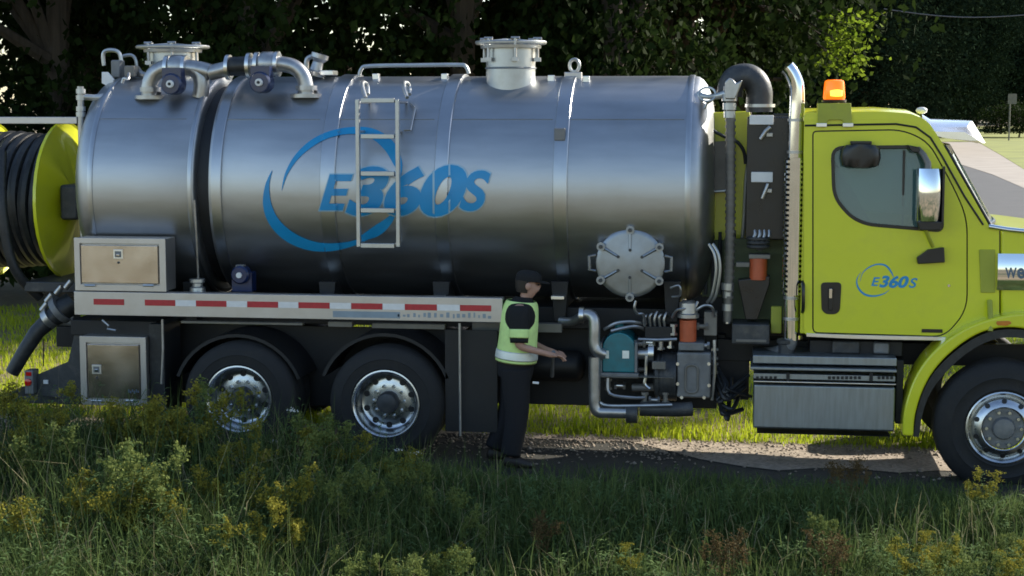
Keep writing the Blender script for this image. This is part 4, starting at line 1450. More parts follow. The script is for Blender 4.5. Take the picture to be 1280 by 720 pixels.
for py in (154.5,):
    cabpart(MB().tube([P(1006, 157, YS - 0.004), P(1120, 155, YS - 0.004), P(1145, 159, YS - 0.004), P(1163, 172, YS - 0.004), P(1178, 196, YS - 0.004), P(1206, 246, YS - 0.004), P(1229, 281, YS - 0.004)], 0.009, 8).build('drip_rail', 'blackgloss'))
# seat and steering wheel inside
s0 = P(1070, 330, 0.9)
seat = MB().box(s0.x - 0.25, s0.x + 0.25, 0.55, 1.05, s0.z - 0.12, s0.z + 0.05)
seat.prism([(s0.x - 0.30, s0.z), (s0.x - 0.16, s0.z), (s0.x - 0.22, s0.z + 0.78), (s0.x - 0.34, s0.z + 0.78)], 0.56, 1.04)
cabpart(seat.build('driver_seat', 'interior', None, 0.03))
sw = P(1150, 262, 0.8)
cabpart(MB().tube([sw + Vector((0.08 * math.sin(a), 0.22 * math.cos(a), 0.2 * math.sin(a))) for a in [i * math.pi / 12 for i in range(24)]], 0.016, 8, closed=True).build('steering_wheel', 'interior'))
cabpart(MB().box(P(1128, 220, 0.27).x, P(1131, 220, 0.27).x, 0.262, 0.28, P(1128, 284, 0.27).z, P(1128, 188, 0.27).z).build('vent_window_bar', 'blackgloss', None, 0.003))
# windscreen: raked, bowed across
wt, wb = P(1181, 182, YS), P(1237, 281, YS)
rows, cols = 8, 20
vs, fs = [], []
for i in range(rows + 1):
    t = i / rows
    for j in range(cols + 1):
        u = 2 * j / cols - 1
        bow = 0.13 * (1 - abs(u) ** 2.4)
        vs.append((wt.x + (wb.x - wt.x) * t + bow, (YS + 0.02) + (YF - YS - 0.04) * (u + 1) / 2, wt.z + (wb.z - wt.z) * t))
for i in range(rows):
    for j in range(cols):
        a = i * (cols + 1) + j
        fs.append((a, a + 1, a + cols + 2, a + cols + 1))
wso = cabpart(MB().add(vs, fs).build('windscreen', 'windscreen'))
so = wso.modifiers.new('solid', 'SOLIDIFY')
so.thickness = 0.008
edge = [Vector(vs[i * (cols + 1)]) for i in range(rows + 1)]
cabpart(MB().tube([e + Vector((0.004, -0.008, 0)) for e in edge], 0.017, 8).build('windscreen_seal', 'blackgloss'))
cabpart(MB().tube([Vector(vs[rows * (cols + 1) + j]) for j in range(cols + 1)], 0.02, 8).build('windscreen_seal', 'blackgloss'))
# sun visor
vis = XZ([(1153, 143), (1164, 150), (1206, 152), (1223, 180), (1214, 180), (1184, 173), (1172, 166)], 0.28)
m = MB()
rr = []
for i in range(31):
    u = 2 * i / 30 - 1
    bow = 0.16 * (1 - abs(u) ** 2.2)
    y = 0.27 + (YF - 0.30) * (u + 1) / 2
    sh_ = 0.62 * max(0, (abs(u) - 0.72) / 0.28) ** 1.6      # the ends roll over and down
    bx0, bz0 = vis[5]
    rr.append([(x + bow * (0.3 if k in (0, 1, 6) else 1.0), y, bz0 + (z - bz0) * (1 - sh_)) for k, (x, z) in enumerate(vis)])
m.rings(rr)
cabpart(m.build('sun_visor', 'visor', None, angle=35))
q = P(1152, 138, 0.45)
cabpart(MB().ball((q.x, 0.45, q.z), 0.05, 0.035, 0.03).build('marker_lamp', 'white'))
# beacon on its bracket
bk = XZ([(1023, 129), (1064, 129), (1065, 156), (1057, 156), (1052, 150), (1036, 150), (1031, 157), (1022, 157)], YS - 0.03)
cabpart(MB().prism(bk, YS - 0.03, YS + 0.3).build('beacon_bracket', 'limedirty', None, 0.006))
for px in (1027, 1060):
    q = P(px, 157, YS - 0.035)
    cabpart(MB().box(q.x - 0.045, q.x + 0.045, YS - 0.04, YS + 0.02, q.z - 0.012, q.z + 0.022).build('bracket_foot', 'bright', None, 0.004))
q = P(1042.5, 128, YS + 0.12)
zb_ = q.z
cabpart(MB().lathe([(0, 0.105), (0.02, 0.108), (0.025, 0.095)], (q.x, YS + 0.12, zb_), (0, 0, 1), 24).build('beacon_base', 'blackgloss'))
cabpart(MB().lathe([(0.026, 0.092), (0.045, 0.096), (0.15, 0.088), (0.185, 0.082), (0.195, 0.06), (0.197, 0.004)], (q.x, YS + 0.12, zb_), (0, 0, 1), 28).build('beacon_lens', 'beacon'))
cabpart(MB().lathe([(0.045, 0.03), (0.055, 0.06), (0.10, 0.06), (0.115, 0.03)], (q.x + 0.01, YS + 0.07, zb_), (0, 0, 1), 28).build('beacon_bulb', 'bulb'))
# mirrors
q0, q1 = P(1147, 211, 0.02), P(1177, 277, 0.02)
mir = MB()
nn = 14
rr = []
for i in range(nn + 1):
    a = math.pi * i / nn
    x = (q0.x + q1.x) / 2 - (q1.x - q0.x) / 2 * math.cos(a)
    y = 0.08 - 0.085 * math.sin(a) ** 0.7
    rr.append((x, y))
loop = rr + [(q1.x, 0.11), (q0.x, 0.11)]
mzs = [q1.z + (q0.z - q1.z) * t for t in (0, 0.06, 0.2, 0.35, 0.5, 0.65, 0.8, 0.94, 1)]
mir.rings([[(x, y if y > 0.1 else y + 0.03 * (2 * (z - q1.z) / (q0.z - q1.z) - 1) ** 2, z) for x, y in loop] for z in mzs])
mo = cabpart(mir.build('mirror_shell', 'chrome', None, angle=40))
cabpart(MB().box(q1.x + 0.001, q1.x + 0.02, 0.03, 0.13, q1.z - 0.02, q0.z + 0.02).build('mirror_edge', 'blackgloss', None, 0.004))
cabpart(MB().prism(XZ([(1146, 277), (1178, 277), (1176, 288), (1150, 288)], 0.03), 0.03, 0.11).build('mirror_lower', 'blackgloss', None, 0.008))
cabpart(MB().tube([P(1160, 212, 0.08), P(1160, 204, 0.09), P(1155, 194, 0.12), P(1148, 186, YS - 0.01)], [0.03, 0.028, 0.025, 0.022], 10).build('mirror_arm', 'plate'))
cabpart(MB().prism(XZ([(1134, 181), (1149, 184), (1152, 191), (1140, 190)], 0.16), 0.16, YS - 0.006).build('mirror_arm_base', 'blackgloss', None, 0.006))
cabpart(MB().tube([P(1157, 287, 0.07), P(1161, 297, 0.10), P(1166, 308, 0.16)], 0.017, 10).build('mirror_arm', 'limedirty'))
cabpart(MB().prism(XZ([(1146, 322), (1160, 312), (1180, 309), (1181, 328), (1147, 330)], 0.19), 0.17, YS - 0.005).build('mirror_arm_base', 'blackgloss', None, 0.008))
q = P(1076, 194, 0.14)
m = MB()
for k, (dz_, rx_) in enumerate(((-0.10, 0.12), (-0.085, 0.155), (-0.02, 0.17), (0.05, 0.16), (0.085, 0.13), (0.10, 0.09))):
    pass
rr = [[(q.x + rx_ * math.copysign(abs(math.cos(a)) ** 0.7, math.cos(a)), 0.16 + 0.075 * math.sin(a), q.z + dz_) for a in [2 * math.pi * i / 24 for i in range(24)]]
      for dz_, rx_ in ((-0.105, 0.11), (-0.09, 0.155), (-0.02, 0.172), (0.05, 0.16), (0.085, 0.13), (0.095, 0.09))]
m.rings(rr)
cabpart(m.build('look_down_mirror', 'blackgloss'))
cabpart(MB().box(q.x - 0.09, q.x + 0.09, 0.13, YS - 0.006, q.z + 0.096, q.z + 0.12).build('look_down_mirror_mount', 'blackgloss', None, 0.005))
# door handle
hp = round_poly(XZ([(1026, 353), (1052, 353), (1050, 388), (1045, 393), (1033, 393), (1027, 388)], YS - 0.02), 0.04)
cabpart(MB().prism(hp, YS - 0.014, YS - 0.0045).build('door_handle_cup', 'blackgloss', None, 0.004))
q0, q1 = P(1036, 360, YS - 0.03), P(1041, 388, YS - 0.03)
cabpart(MB().box(q0.x, q1.x, YS - 0.04, YS - 0.0145, q1.z, q0.z).build('door_handle', 'blackgloss', None, 0.008))
q0, q1 = P(1036.5, 361, YS - 0.045), P(1040, 373, YS - 0.045)
cabpart(MB().box(q0.x, q1.x, YS - 0.046, YS - 0.0405, q1.z, q0.z).build('handle_badge', 'chrome', None, 0.002))
q0, q1 = P(1152, 411, YS), P(1178, 416, YS)
cabpart(MB().box(q0.x, q1.x, YS - 0.010, YS - 0.0045, q1.z, q0.z).build('door_badge', 'blackgloss', None, 0.002))
q0 = P(1186, 357, YS - 0.006)
cabpart(MB().cyl((q0.x, YS - 0.012, q0.z), (q0.x, YS - 0.0045, q0.z), 0.012, n=10).build('key_lock', 'chrome'))
# sill trim under the door
a, b = P(1006, 418, YS), P(1190, 425, YS)
m = MB().prism(XZ([(1008, 416.5), (1060, 418.5), (1188, 421.5), (1192, 426), (1120, 425), (1062, 423.5), (1008, 421)], YS - 0.02), YS - 0.02, YS + 0.1)
cabpart(m.build('sill_trim', 'bright', None, 0.003))
# door logo
DM = lambda px, py: P(px, py, YS - 0.0055)
DM2 = lambda px, py: P(px, py, YS - 0.0065)


def as_cab(fn, *a, **k):
    before = set(bpy.data.objects)
    fn(*a, **k)
    for o in set(bpy.data.objects) - before:
        cabpart(o)


as_cab(swoosh, 'logo_swoosh', [(1076, 340, 0.3), (1071, 350, 1.6), (1073, 360, 2.6), (1081, 368, 3.0), (1093, 370, 2.4), (1105, 367, 1.4), (1112, 362, 0.3)], DM, 'blue', None)
as_cab(swoosh, 'logo_swoosh', [(1075, 352, 0.3), (1078, 342, 1.0), (1085, 335, 1.6), (1096, 330.5, 2.0), (1107, 332, 2.6), (1114, 340, 2.4), (1117, 347, 0.4)], DM, 'blue', None)
for ch, bx_, off in (('E', (1089, 346.5, 1100, 357.5), 0.02), ('3', (1099, 344.5, 1112, 359.5), 0.04), ('6', (1111, 344.5, 1123.5, 360), 0.04), ('0', (1122.5, 345, 1136, 360), 0.04), ('S', (1136, 347.5, 1147, 360), 0.02)):
    as_cab(decal_text, 'logo_letter', ch, bx_, DM2, 'blue', None, 0.28, off, cuts=2)

# fender, hood and chrome vent
fc = P(1254, 535, 0.10)
arch_o = [(1128, 545), (1130, 515), (1140, 480), (1156, 452), (1180, 428), (1212, 408), (1249, 396), (1285, 392), (1330, 400), (1390, 440), (1420, 520)]
arch_i = [(1403, 520), (1378, 455), (1330, 425), (1285, 412), (1252, 410), (1222, 418), (1192, 438), (1168, 463), (1153, 490), (1144, 520), (1142, 546)]


def spl2(pts, k=4):
    s = spline([Vector((p[0], p[1], 0)) for p in pts], k)
    return [(v.x, v.y) for v in s]


fen = empty('hood', P(1300, 400, 0.14), truck)


def hoodpart(o):
    o.parent = fen
    o.matrix_parent_inverse = Matrix.Translation(-Vector(fen.location))
    return o


hoodpart(MB().prism(XZ(spl2(arch_o) + spl2(arch_i), 0.07), 0.07, 0.50).build('fender', 'lime', None, 0.02))
arch_in = [(1142, 546), (1146, 515), (1156, 485), (1172, 460), (1198, 436), (1226, 419), (1254, 412), (1290, 414), (1330, 427), (1375, 460)]
arch_in2 = [(1365, 480), (1330, 440), (1290, 425), (1256, 422), (1230, 429), (1204, 445), (1180, 468), (1163, 491), (1153, 518), (1149, 546)]
hoodpart(MB().prism(XZ(spl2(arch_in) + spl2(arch_in2), 0.10), 0.10, 0.75).build('fender_liner', 'hose'))
hood_out = [(1251, 285), (1290, 288), (1380, 300), (1420, 330), (1430, 420), (1380, 440), (1330, 410), (1285, 398), (1251, 399)]
hoodpart(MB().prism(round_poly(XZ(hood_out, YS - 0.01), 0.05), YS - 0.01, YF).build('hood_shell', 'lime', None, 0.03))
hoodpart(MB().box(P(1246, 290, YS).x, P(1251.5, 290, YS).x, YS + 0.03, YF - 0.1, P(1248, 400, YS).z, P(1248, 287, YS).z).build('hood_gap', 'blackgloss'))
va, vb = P(1247.5, 317, YS - 0.03), P(1345, 364, YS - 0.03)
zm, hh = (va.z + vb.z) / 2, (va.z - vb.z) / 2
vm = MB()
vm.rings([[(x, YS - 0.011, zm - hh)] + [(x, YS - 0.03 - 0.022 * math.cos(t * math.pi / 2), zm + hh * t) for t in [-1 + i / 8 for i in range(17)]] + [(x, YS - 0.011, zm + hh)] for x in (va.x, va.x + 0.3, vb.x)])
hoodpart(vm.build('vent_trim', 'chrome', None, angle=50))
VM = lambda px, py: P(px, py, YS - 0.0545)
before = set(bpy.data.objects)
decal_text('badge_letter', 'W', (1256.5, 334.5, 1271, 348), VM, 'mark', None, 0.0, 0.03, cuts=2)
decal_text('badge_letter', 'e', (1271.5, 335, 1281, 348.5), VM, 'mark', None, 0.0, 0.03, cuts=2)
for o in set(bpy.data.objects) - before:
    hoodpart(o)
hoodpart(MB().prism(round_poly(XZ([(1245, 401.5), (1262, 401), (1265, 404), (1258, 407.5), (1246, 406.5)], 0.06), 0.02), 0.058, 0.069).build('side_marker', 'lamp_amber', None, 0.003))
hoodpart(MB().tube([P(1237, 376, 0.2), P(1238, 394, 0.12), P(1238, 414, 0.08)], 0.024, 10).build('hood_latch', 'limedirty'))
hoodpart(MB().prism(XZ([(1224, 312), (1244, 312), (1244, 366), (1226, 366)], YS - 0.012), YS - 0.012, YS - 0.001).build('side_recess', 'limedirty', None, 0.005))
hoodpart(MB().tube([P(1236, 283, YS - 0.01), P(1260, 287, YS - 0.02), P(1290, 290, YS - 0.02)], 0.022, 10).build('hood_edge_trim', 'chrome'))
# engine and gearbox: dark mass under the cab
q0, q1 = P(1010, 424, 0.9), P(1250, 452, 0.9)
MB().box(q0.x, q1.x, 0.94, 1.62, q1.z, q0.z + 0.02).build('gearbox', 'black', truck, 0.05)
boxpx('cab_under_tray', (1012, 425), (1128, 446), 0.40, 0.84, 'black', truck, 0.01)

# ------------------------------------------------------------------ fuel tank with steps below the cab
ft = empty('fuel_tank', P(1030, 541, 0.12), truck)
YT = 0.12


def ftb(name, a, b, y0, y1, mt, bev=0.006):
    p, q = P(a[0], a[1], y0), P(b[0], b[1], y0)
    return sub(ft, MB().box(p.x, q.x, y0, y1, q.z, p.z), name, mt, bev)


STEEL2 = mat('brushed_fuel_tank_sheet', (0.27, 0.30, 0.32), 0.42, 0.85, 0.12, 6, 0.05, 30, stretch=(6, 1, 0.6), dirt=(DUST, 0.3, 2.5))
M['ftank'] = STEEL2
ftb('tank_body', (942, 480), (1118, 540), YT + 0.03, 0.72, 'ftank', 0.02)
ftb('tank_foot', (946, 540.5), (1113, 546), YT + 0.08, 0.6, 'black', 0.006)
ftb('top_step', (941, 444), (1121, 458), YT + 0.04, 0.70, 'ftank', 0.008)
ftb('step_lip', (938, 458.5), (1121, 466), YT - 0.02, 0.68, 'ftank', 0.006)
ftb('tread_panel', (942, 466.5), (1119, 477), YT + 0.02, 0.66, 'ftank', 0.003)
ftb('tread_rail', (942, 477.5), (1120, 480), YT - 0.005, 0.60, 'bright', 0.003)
for x0, x1, n in ((945, 973, 5), (1035, 1078, 8), (1097, 1118, 4)):
    for k in range(n):
        px = x0 + (x1 - x0) * k / n
        q = P(px, 472, YT + 0.018)
        sub(ft, MB().box(q.x, q.x + 0.024, YT + 0.013, YT + 0.0195, q.z - 0.014, q.z + 0.012), 'tread_slot', 'black')
for px in (985, 1089):
    q0, q1 = P(px - 2, 466, YT + 0.01), P(px + 2, 477, YT + 0.01)
    sub(ft, MB().box(q0.x, q1.x, YT + 0.008, YT + 0.019, q1.z, q0.z), 'step_bracket', 'black')
q = P(983, 434, 0.35)
sub(ft, MB().lathe([(-0.1, 0.07), (0.03, 0.07), (0.04, 0.085), (0.07, 0.085), (0.08, 0.05)], q, (0, 0, 1), 20), 'filler_cap', 'dgrey')
boxpx('step_hanger', (1121, 450), (1128, 530), 0.30, 0.8, 'black', truck)
boxpx('air_dryer', (1040, 426), (1075, 443), 0.34, 0.42, 'dgrey', truck, 0.02)
boxpx('air_dryer', (1092, 428), (1112, 443), 0.34, 0.42, 'grey', truck, 0.02)

# ------------------------------------------------------------------ trees
def quads_mesh(name, V, nper, faces_of, material, material_index=None):
    me = bpy.data.meshes.new(name)
    n = len(V)
    me.vertices.add(n)
    me.vertices.foreach_set('co', V.astype(np.float32).ravel())
    k = n // nper
    f = np.array(faces_of, dtype=np.int32)
    idx = (np.arange(k, dtype=np.int32)[:, None, None] * nper + f[None]).reshape(-1)
    nf = k * len(f)
    me.loops.add(len(idx))
    me.loops.foreach_set('vertex_index', idx)
    me.polygons.add(nf)
    me.polygons.foreach_set('loop_start', np.arange(nf, dtype=np.int32) * f.shape[1])
    me.polygons.foreach_set('loop_total', np.full(nf, f.shape[1], dtype=np.int32))
    me.update(calc_edges=True)
    if material:
        me.materials.append(M[material])
    return me


def leaf_quads(rng, C, size, up=0.3):
    """one pointed leaf of four vertices at every centre"""
    n = len(C)
    d = rng.normal(size=(n, 3))
    d[:, 2] = d[:, 2] * 0.6 - 0.15
    d /= np.linalg.norm(d, axis=1)[:, None]
    a = rng.normal(size=(n, 3))
    a[:, 2] *= 0.5
    w = np.cross(d, a)
    w /= np.linalg.norm(w, axis=1)[:, None] + 1e-9
    s = size * rng.uniform(0.6, 1.3, size=(n, 1))
    nrm = np.cross(d, w)
    V = np.empty((n, 4, 3))
    V[:, 0] = C - d * s * 0.5
    V[:, 1] = C + w * s * 0.32 + nrm * s * 0.08
    V[:, 2] = C + d * s * 0.55
    V[:, 3] = C - w * s * 0.32 + nrm * s * 0.08
    return V.reshape(-1, 3)


def crown_mesh(name, seed, rx, rz, zc, nclump, per, size, material, spread=0.55):
    rng = np.random.default_rng(seed)
    u = rng.normal(size=(nclump, 3))
    u /= np.linalg.norm(u, axis=1)[:, None]
    r = rng.uniform(0.25, 1.0, size=(nclump, 1)) ** 0.5
    lump = 1 + 0.22 * np.sin(u[:, :1] * 4 + seed) * np.cos(u[:, 1:2] * 5)
    C = u * r * lump * np.array([rx, rx, rz])
    C[:, 2] += zc
    sp = rng.uniform(0.5, 1.2, size=(nclump, 1, 1)) * spread
    L = C[:, None, :] + rng.normal(size=(nclump, per, 3)) * sp * np.array([1, 1, 0.6])
    L = L.reshape(-1, 3)
    L = L[L[:, 2] > 0.25]
    return quads_mesh(name, leaf_quads(rng, L, size), 4, [[0, 1, 2, 3]], material), C


def trunk_mesh(name, seed, h, r, C, nlimb):
    rd = random.Random(seed)
    m = MB()
    pts = [(0.15 * math.sin(i * 0.9 + seed) * i / 6, 0.15 * math.cos(i * 0.7 + seed) * i / 6, h * i / 7 - 0.1) for i in range(8)]
    m.tube(pts, [r * (1.35 if i == 0 else 1 - 0.1 * i) for i in range(8)], 10)
    for k in range(nlimb):
        c = Vector(C[rd.randrange(len(C))])
        t = rd.uniform(0.3, 0.9)
        i = int(t * 7)
        a = Vector(pts[i])
        if c.z < a.z * 0.8:
            c.z = a.z * rd.uniform(0.9, 1.2)
        midp = a.lerp(c, 0.5) + Vector((0, 0, rd.uniform(0.0, 0.5)))
        m.tube([a, midp, c], [r * 0.42, r * 0.26, r * 0.07], 6)
    return m.mesh(name)


variants = []
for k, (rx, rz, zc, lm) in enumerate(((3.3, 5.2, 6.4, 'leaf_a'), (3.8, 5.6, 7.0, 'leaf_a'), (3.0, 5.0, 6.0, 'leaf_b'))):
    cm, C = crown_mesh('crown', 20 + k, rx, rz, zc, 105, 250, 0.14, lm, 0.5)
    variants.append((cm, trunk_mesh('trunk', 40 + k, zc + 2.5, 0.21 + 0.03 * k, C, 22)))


def tree(name, x, y, s, rz, var, label, group):
    root = empty(name, (x, y, ground_z(x, y)))
    root.rotation_euler = (0, 0, rz)
    root.scale = (s, s, s * random.Random(int(x * 10 + y)).uniform(0.95, 1.12) * (1.35 if y < 26 and x < 6 else 1.0))
    tag(root, label, 'tree', group)
    for nm, me in (('crown', variants[var][0]), ('trunk', variants[var][1])):
        o = bpy.data.objects.new(nm, me)
        if nm == 'trunk' and not me.materials:
            me.materials.append(M['bark'])
        COL.objects.link(o)
        o.parent = root
    return root


R_ = random.Random(77)
front_row = [(-11.5, 9.5), (-8.0, 11.8), (-4.6, 11.0), (-1.6, 13.4), (1.0, 12.6), (1.3, 16.6)]
back_row = [(-13, 16), (-9.5, 17), (-6.2, 16.2), (-3.0, 18.4), (0.2, 18.5), (3.0, 23.0)]
third = [(-12.5, 26), (-6.5, 25), (-1.0, 27.5)]


def to_px(x, y, z):
    v = Vector((x, y, z)) - CAM
    return 640 + FPX * v.dot(RIGHT) / v.dot(FWD)


def top_anchor(px):
    if px < 0:
        return 'just left of the picture'
    for lim, words in ((90, 'behind the hose reel'), (180, 'behind the float valves'), (270, 'behind the rear manway'), (430, 'behind the valve pipes'), (560, 'behind the tank ladder'),
                       (700, 'behind the centre manway'), (800, 'behind the lifting eye'), (900, 'behind the front end of the tank'), (1010, 'behind the exhaust stack'), (1100, 'behind the beacon')):
        if px < lim:
            return words
    return 'behind the cab roof'


seen = {}
for row, trees_, kind_, lo, hi in (('nearest', front_row, 0, 0.95, 1.15), ('second', back_row, 1, 1.1, 1.4), ('third', third, 0, 1.1, 1.4)):
    for i, (x, y) in enumerate(trees_):
        lab = f'dark leafy tree {top_anchor(to_px(x, y, 4.0))}, {row} row of woods'
        seen.setdefault(lab, []).append(x)
        tree('broadleaf_tree', x, y, R_.uniform(lo, hi), R_.uniform(0, 6.28), (i + kind_) % 2, lab, 'trees in the woods behind the truck')
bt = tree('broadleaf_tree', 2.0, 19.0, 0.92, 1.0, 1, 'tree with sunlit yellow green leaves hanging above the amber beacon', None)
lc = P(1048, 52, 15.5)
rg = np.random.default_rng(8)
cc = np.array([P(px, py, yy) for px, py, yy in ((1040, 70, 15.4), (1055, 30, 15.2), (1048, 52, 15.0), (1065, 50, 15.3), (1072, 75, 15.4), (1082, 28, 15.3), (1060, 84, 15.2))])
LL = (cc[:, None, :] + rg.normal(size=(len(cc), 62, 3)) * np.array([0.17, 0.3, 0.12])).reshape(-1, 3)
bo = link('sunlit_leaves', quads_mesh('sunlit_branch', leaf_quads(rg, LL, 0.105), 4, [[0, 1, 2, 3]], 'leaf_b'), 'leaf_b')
bo['kind'] = 'stuff'
bo.parent = bt
bpy.context.view_layer.update()
bo.matrix_parent_inverse = bt.matrix_world.inverted()
twig = MB()
for c_ in cc:
    twig.tube([Vector((2.2, 18.6, 5.4)), Vector((2.2, 18.6, 5.4)).lerp(Vector(c_), 0.6) + Vector((0, 0, 0.3)), Vector(c_)], [0.05, 0.025, 0.008], 5)
tw = twig.build('branch_wood', 'bark')
tw.parent = bt
tw.matrix_parent_inverse = bt.matrix_world.inverted()
# far belt beyond the road
cmf, Cf = crown_mesh('crown', 91, 6.5, 8.5, 9.5, 260, 300, 0.26, 'leaf_c', 1.3)
variants.append((cmf, trunk_mesh('trunk', 92, 10, 0.3, Cf, 14)))
far = sorted(((12, 118), (21, 150), (30, 196), (38, 205), (47, 210), (25, 180), (8, 100), (16, 168), (36, 240)), key=lambda t: to_px(t[0], t[1], 6))
for i, (x, y) in enumerate(far):
    nth = ('leftmost', 'second', 'third', 'fourth', 'fifth', 'sixth', 'seventh', 'eighth', 'rightmost')[i]
    tree('distant_tree', x, y, R_.uniform(0.95, 1.3), R_.uniform(0, 6), 3,
         f'{nth} tree from the left in the hazy far belt right of the beacon' if 0 < i < 8 else f'{nth} tree of the hazy far belt right of the beacon', 'trees of the far belt beyond the road')
vt = tree('unseen_shade_tree', 10.9, 12.0, 0.68, 2.0, 0, 'unseen tree added right of the cab to shade ground behind the rear wheels', None)  # out-of-view tree, added only for the shade it throws behind the truck
vt.scale.z = 1.35
# shrubs at the wood's edge
shrub_cm, Cs = crown_mesh('foliage', 61, 1.5, 1.2, 1.1, 60, 130, 0.11, 'leaf_a', 0.35)
shrub_tm = trunk_mesh('stems', 62, 1.6, 0.05, Cs, 14)
shrub_labels = ('dark shrub at the wood edge, leftmost, at the picture border', 'dark shrub at the wood edge just left of the drooping pipe', 'dark shrub at the wood edge behind the drooping discharge pipe', 'dark shrub at the wood edge behind the rear tool boxes')
for i, x in enumerate((-11.0, -9.3, -7.6, -5.8)):
    y = 8.7 + (x + 15) * 0.42 + R_.uniform(-0.4, 0.4)
    root = empty('shrub', (x, y, ground_z(x, y)))
    root.rotation_euler = (0, 0, R_.uniform(0, 6))
    s = R_.uniform(1.0, 1.6)
    root.scale = (s, s, s * 1.1)
    tag(root, shrub_labels[i], 'shrub', 'shrubs along the edge of the woods')
    for nm, me, mt in (('foliage', shrub_cm, None), ('stems', shrub_tm, 'bark')):
        if mt and not me.materials:
            me.materials.append(M[mt])
        o = bpy.data.objects.new(nm, me)
        COL.objects.link(o)
        o.parent = root

# the distant wood that closes the view
rgw = np.random.default_rng(12)
nw = 42000
wx = rgw.uniform(-130, 150, nw)
top = 13 + 9 / (1 + np.exp(-(wx - 15) / 6)) + 2.5 * np.sin(wx * 0.21) + 1.5 * np.sin(wx * 0.53 + 1)
wz = rgw.random(nw) ** 0.8 * top
wy = 270 + rgw.uniform(0, 22, nw) + 0.10 * wz * rgw.normal(size=nw)
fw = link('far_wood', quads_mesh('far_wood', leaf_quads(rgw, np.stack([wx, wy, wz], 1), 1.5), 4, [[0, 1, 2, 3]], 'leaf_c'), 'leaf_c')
tag(fw, 'dark far-off wood closing the view behind everything', 'wood', kind='stuff')

# ------------------------------------------------------------------ far roadside things
g = G(1261, 176, 0.0)
post = empty('road_sign', (g.x, g.y, ground_z(g.x, g.y)))
tag(post, 'small pale road sign on a thin post at the far grass bank', 'sign')
zz = ground_z(g.x, g.y)
MB().cyl((g.x, g.y, zz - 0.1), (g.x, g.y, zz + 3.6), 0.07, n=8).build('post', 'plate', post)
MB().prism(round_poly([(g.x - 0.2, zz + 3.2), (g.x + 0.55, zz + 3.2), (g.x + 0.55, zz + 4.1), (g.x - 0.2, zz + 4.1)], 0.1), g.y - 0.12, g.y - 0.075).build('sign_plate', 'plate', post)
g = G(1251, 168, 0.0)
zz = ground_z(g.x, g.y)
mb_ = empty('mailbox', (g.x, g.y, zz))
tag(mb_, 'small pinkish roadside mailbox left of the far road sign', 'mailbox')
MB().box(g.x - 0.12, g.x + 0.12, g.y - 0.12, g.y + 0.12, zz - 0.1, zz + 0.8).build('post', 'bark', mb_)
MB().prism([(g.x - 0.55, zz + 0.8), (g.x + 0.55, zz + 0.8), (g.x + 0.55, zz + 1.4), (g.x + 0.3, zz + 1.75), (g.x - 0.3, zz + 1.75), (g.x - 0.55, zz + 1.4)], g.y - 0.4, g.y + 0.4).build(
    'box', mat('pinkish_paint', (0.5, 0.36, 0.33), 0.6), mb_, 0.03)
g = G(1274, 172, 0.0)
root = empty('shrub', (g.x, g.y, ground_z(g.x, g.y)))
root.scale = (2.0, 2.0, 1.5)
tag(root, 'round dark shrub on the far bank beside the road sign', 'shrub')
for nm, me in (('foliage', shrub_cm), ('stems', shrub_tm)):
    o = bpy.data.objects.new(nm, me)
    COL.objects.link(o)
    o.parent = root
a, b = P(1105, 11, 60), P(1300, 17, 60)
cb = MB().tube([a.lerp(b, t) - Vector((0, 0, 0.25 * math.sin(math.pi * t))) for t in [i / 12 for i in range(13)]], 0.022, 6).build('overhead_cable', 'cable')
tag(cb, 'thin overhead cable crossing the dark trees at upper right', 'cable')

# ------------------------------------------------------------------ grass and weeds
rng = np.random.default_rng(4)
gz = np.vectorize(ground_z)


def blades(name, X, Y, H, W, lean, material, rng, base=None):
    n = len(X)
    Z = gz(X, Y) if base is None else base
    a = rng.uniform(0, 2 * np.pi, n)
    ld = rng.uniform(0, 2 * np.pi, n)
    lx, ly = np.cos(ld) * lean * H, np.sin(ld) * lean * H
    wx, wy = np.cos(a) * W / 2, np.sin(a) * W / 2
    V = np.empty((n, 5, 3))
    V[:, 0] = np.stack([X - wx, Y - wy, Z - 0.02], 1)
    V[:, 1] = np.stack([X + wx, Y + wy, Z - 0.02], 1)
    V[:, 2] = np.stack([X + wx * 0.8 + lx * 0.35, Y + wy * 0.8 + ly * 0.35, Z + H * 0.6], 1)
    V[:, 3] = np.stack([X - wx * 0.8 + lx * 0.35, Y - wy * 0.8 + ly * 0.35, Z + H * 0.6], 1)
    V[:, 4] = np.stack([X + lx, Y + ly, Z + H * (1 - 0.3 * lean)], 1)
    me = bpy.data.meshes.new(name)
    me.vertices.add(n * 5)
    me.vertices.foreach_set('co', V.astype(np.float32).ravel())
    k = np.arange(n, dtype=np.int32)[:, None] * 5
    idx = np.concatenate([k + 0, k + 1, k + 2, k + 3, k + 3, k + 2, k + 4], 1).ravel()
    me.loops.add(len(idx))
    me.loops.foreach_set('vertex_index', idx.astype(np.int32))
    me.polygons.add(n * 2)
    st = (np.arange(n, dtype=np.int32)[:, None] * 7 + np.array([[0, 4]], dtype=np.int32)).ravel()
    me.polygons.foreach_set('loop_start', st)
    me.polygons.foreach_set('loop_total', np.tile(np.array([4, 3], dtype=np.int32), n))
    me.update(calc_edges=True)
    o = link(name, me, material)
    return o


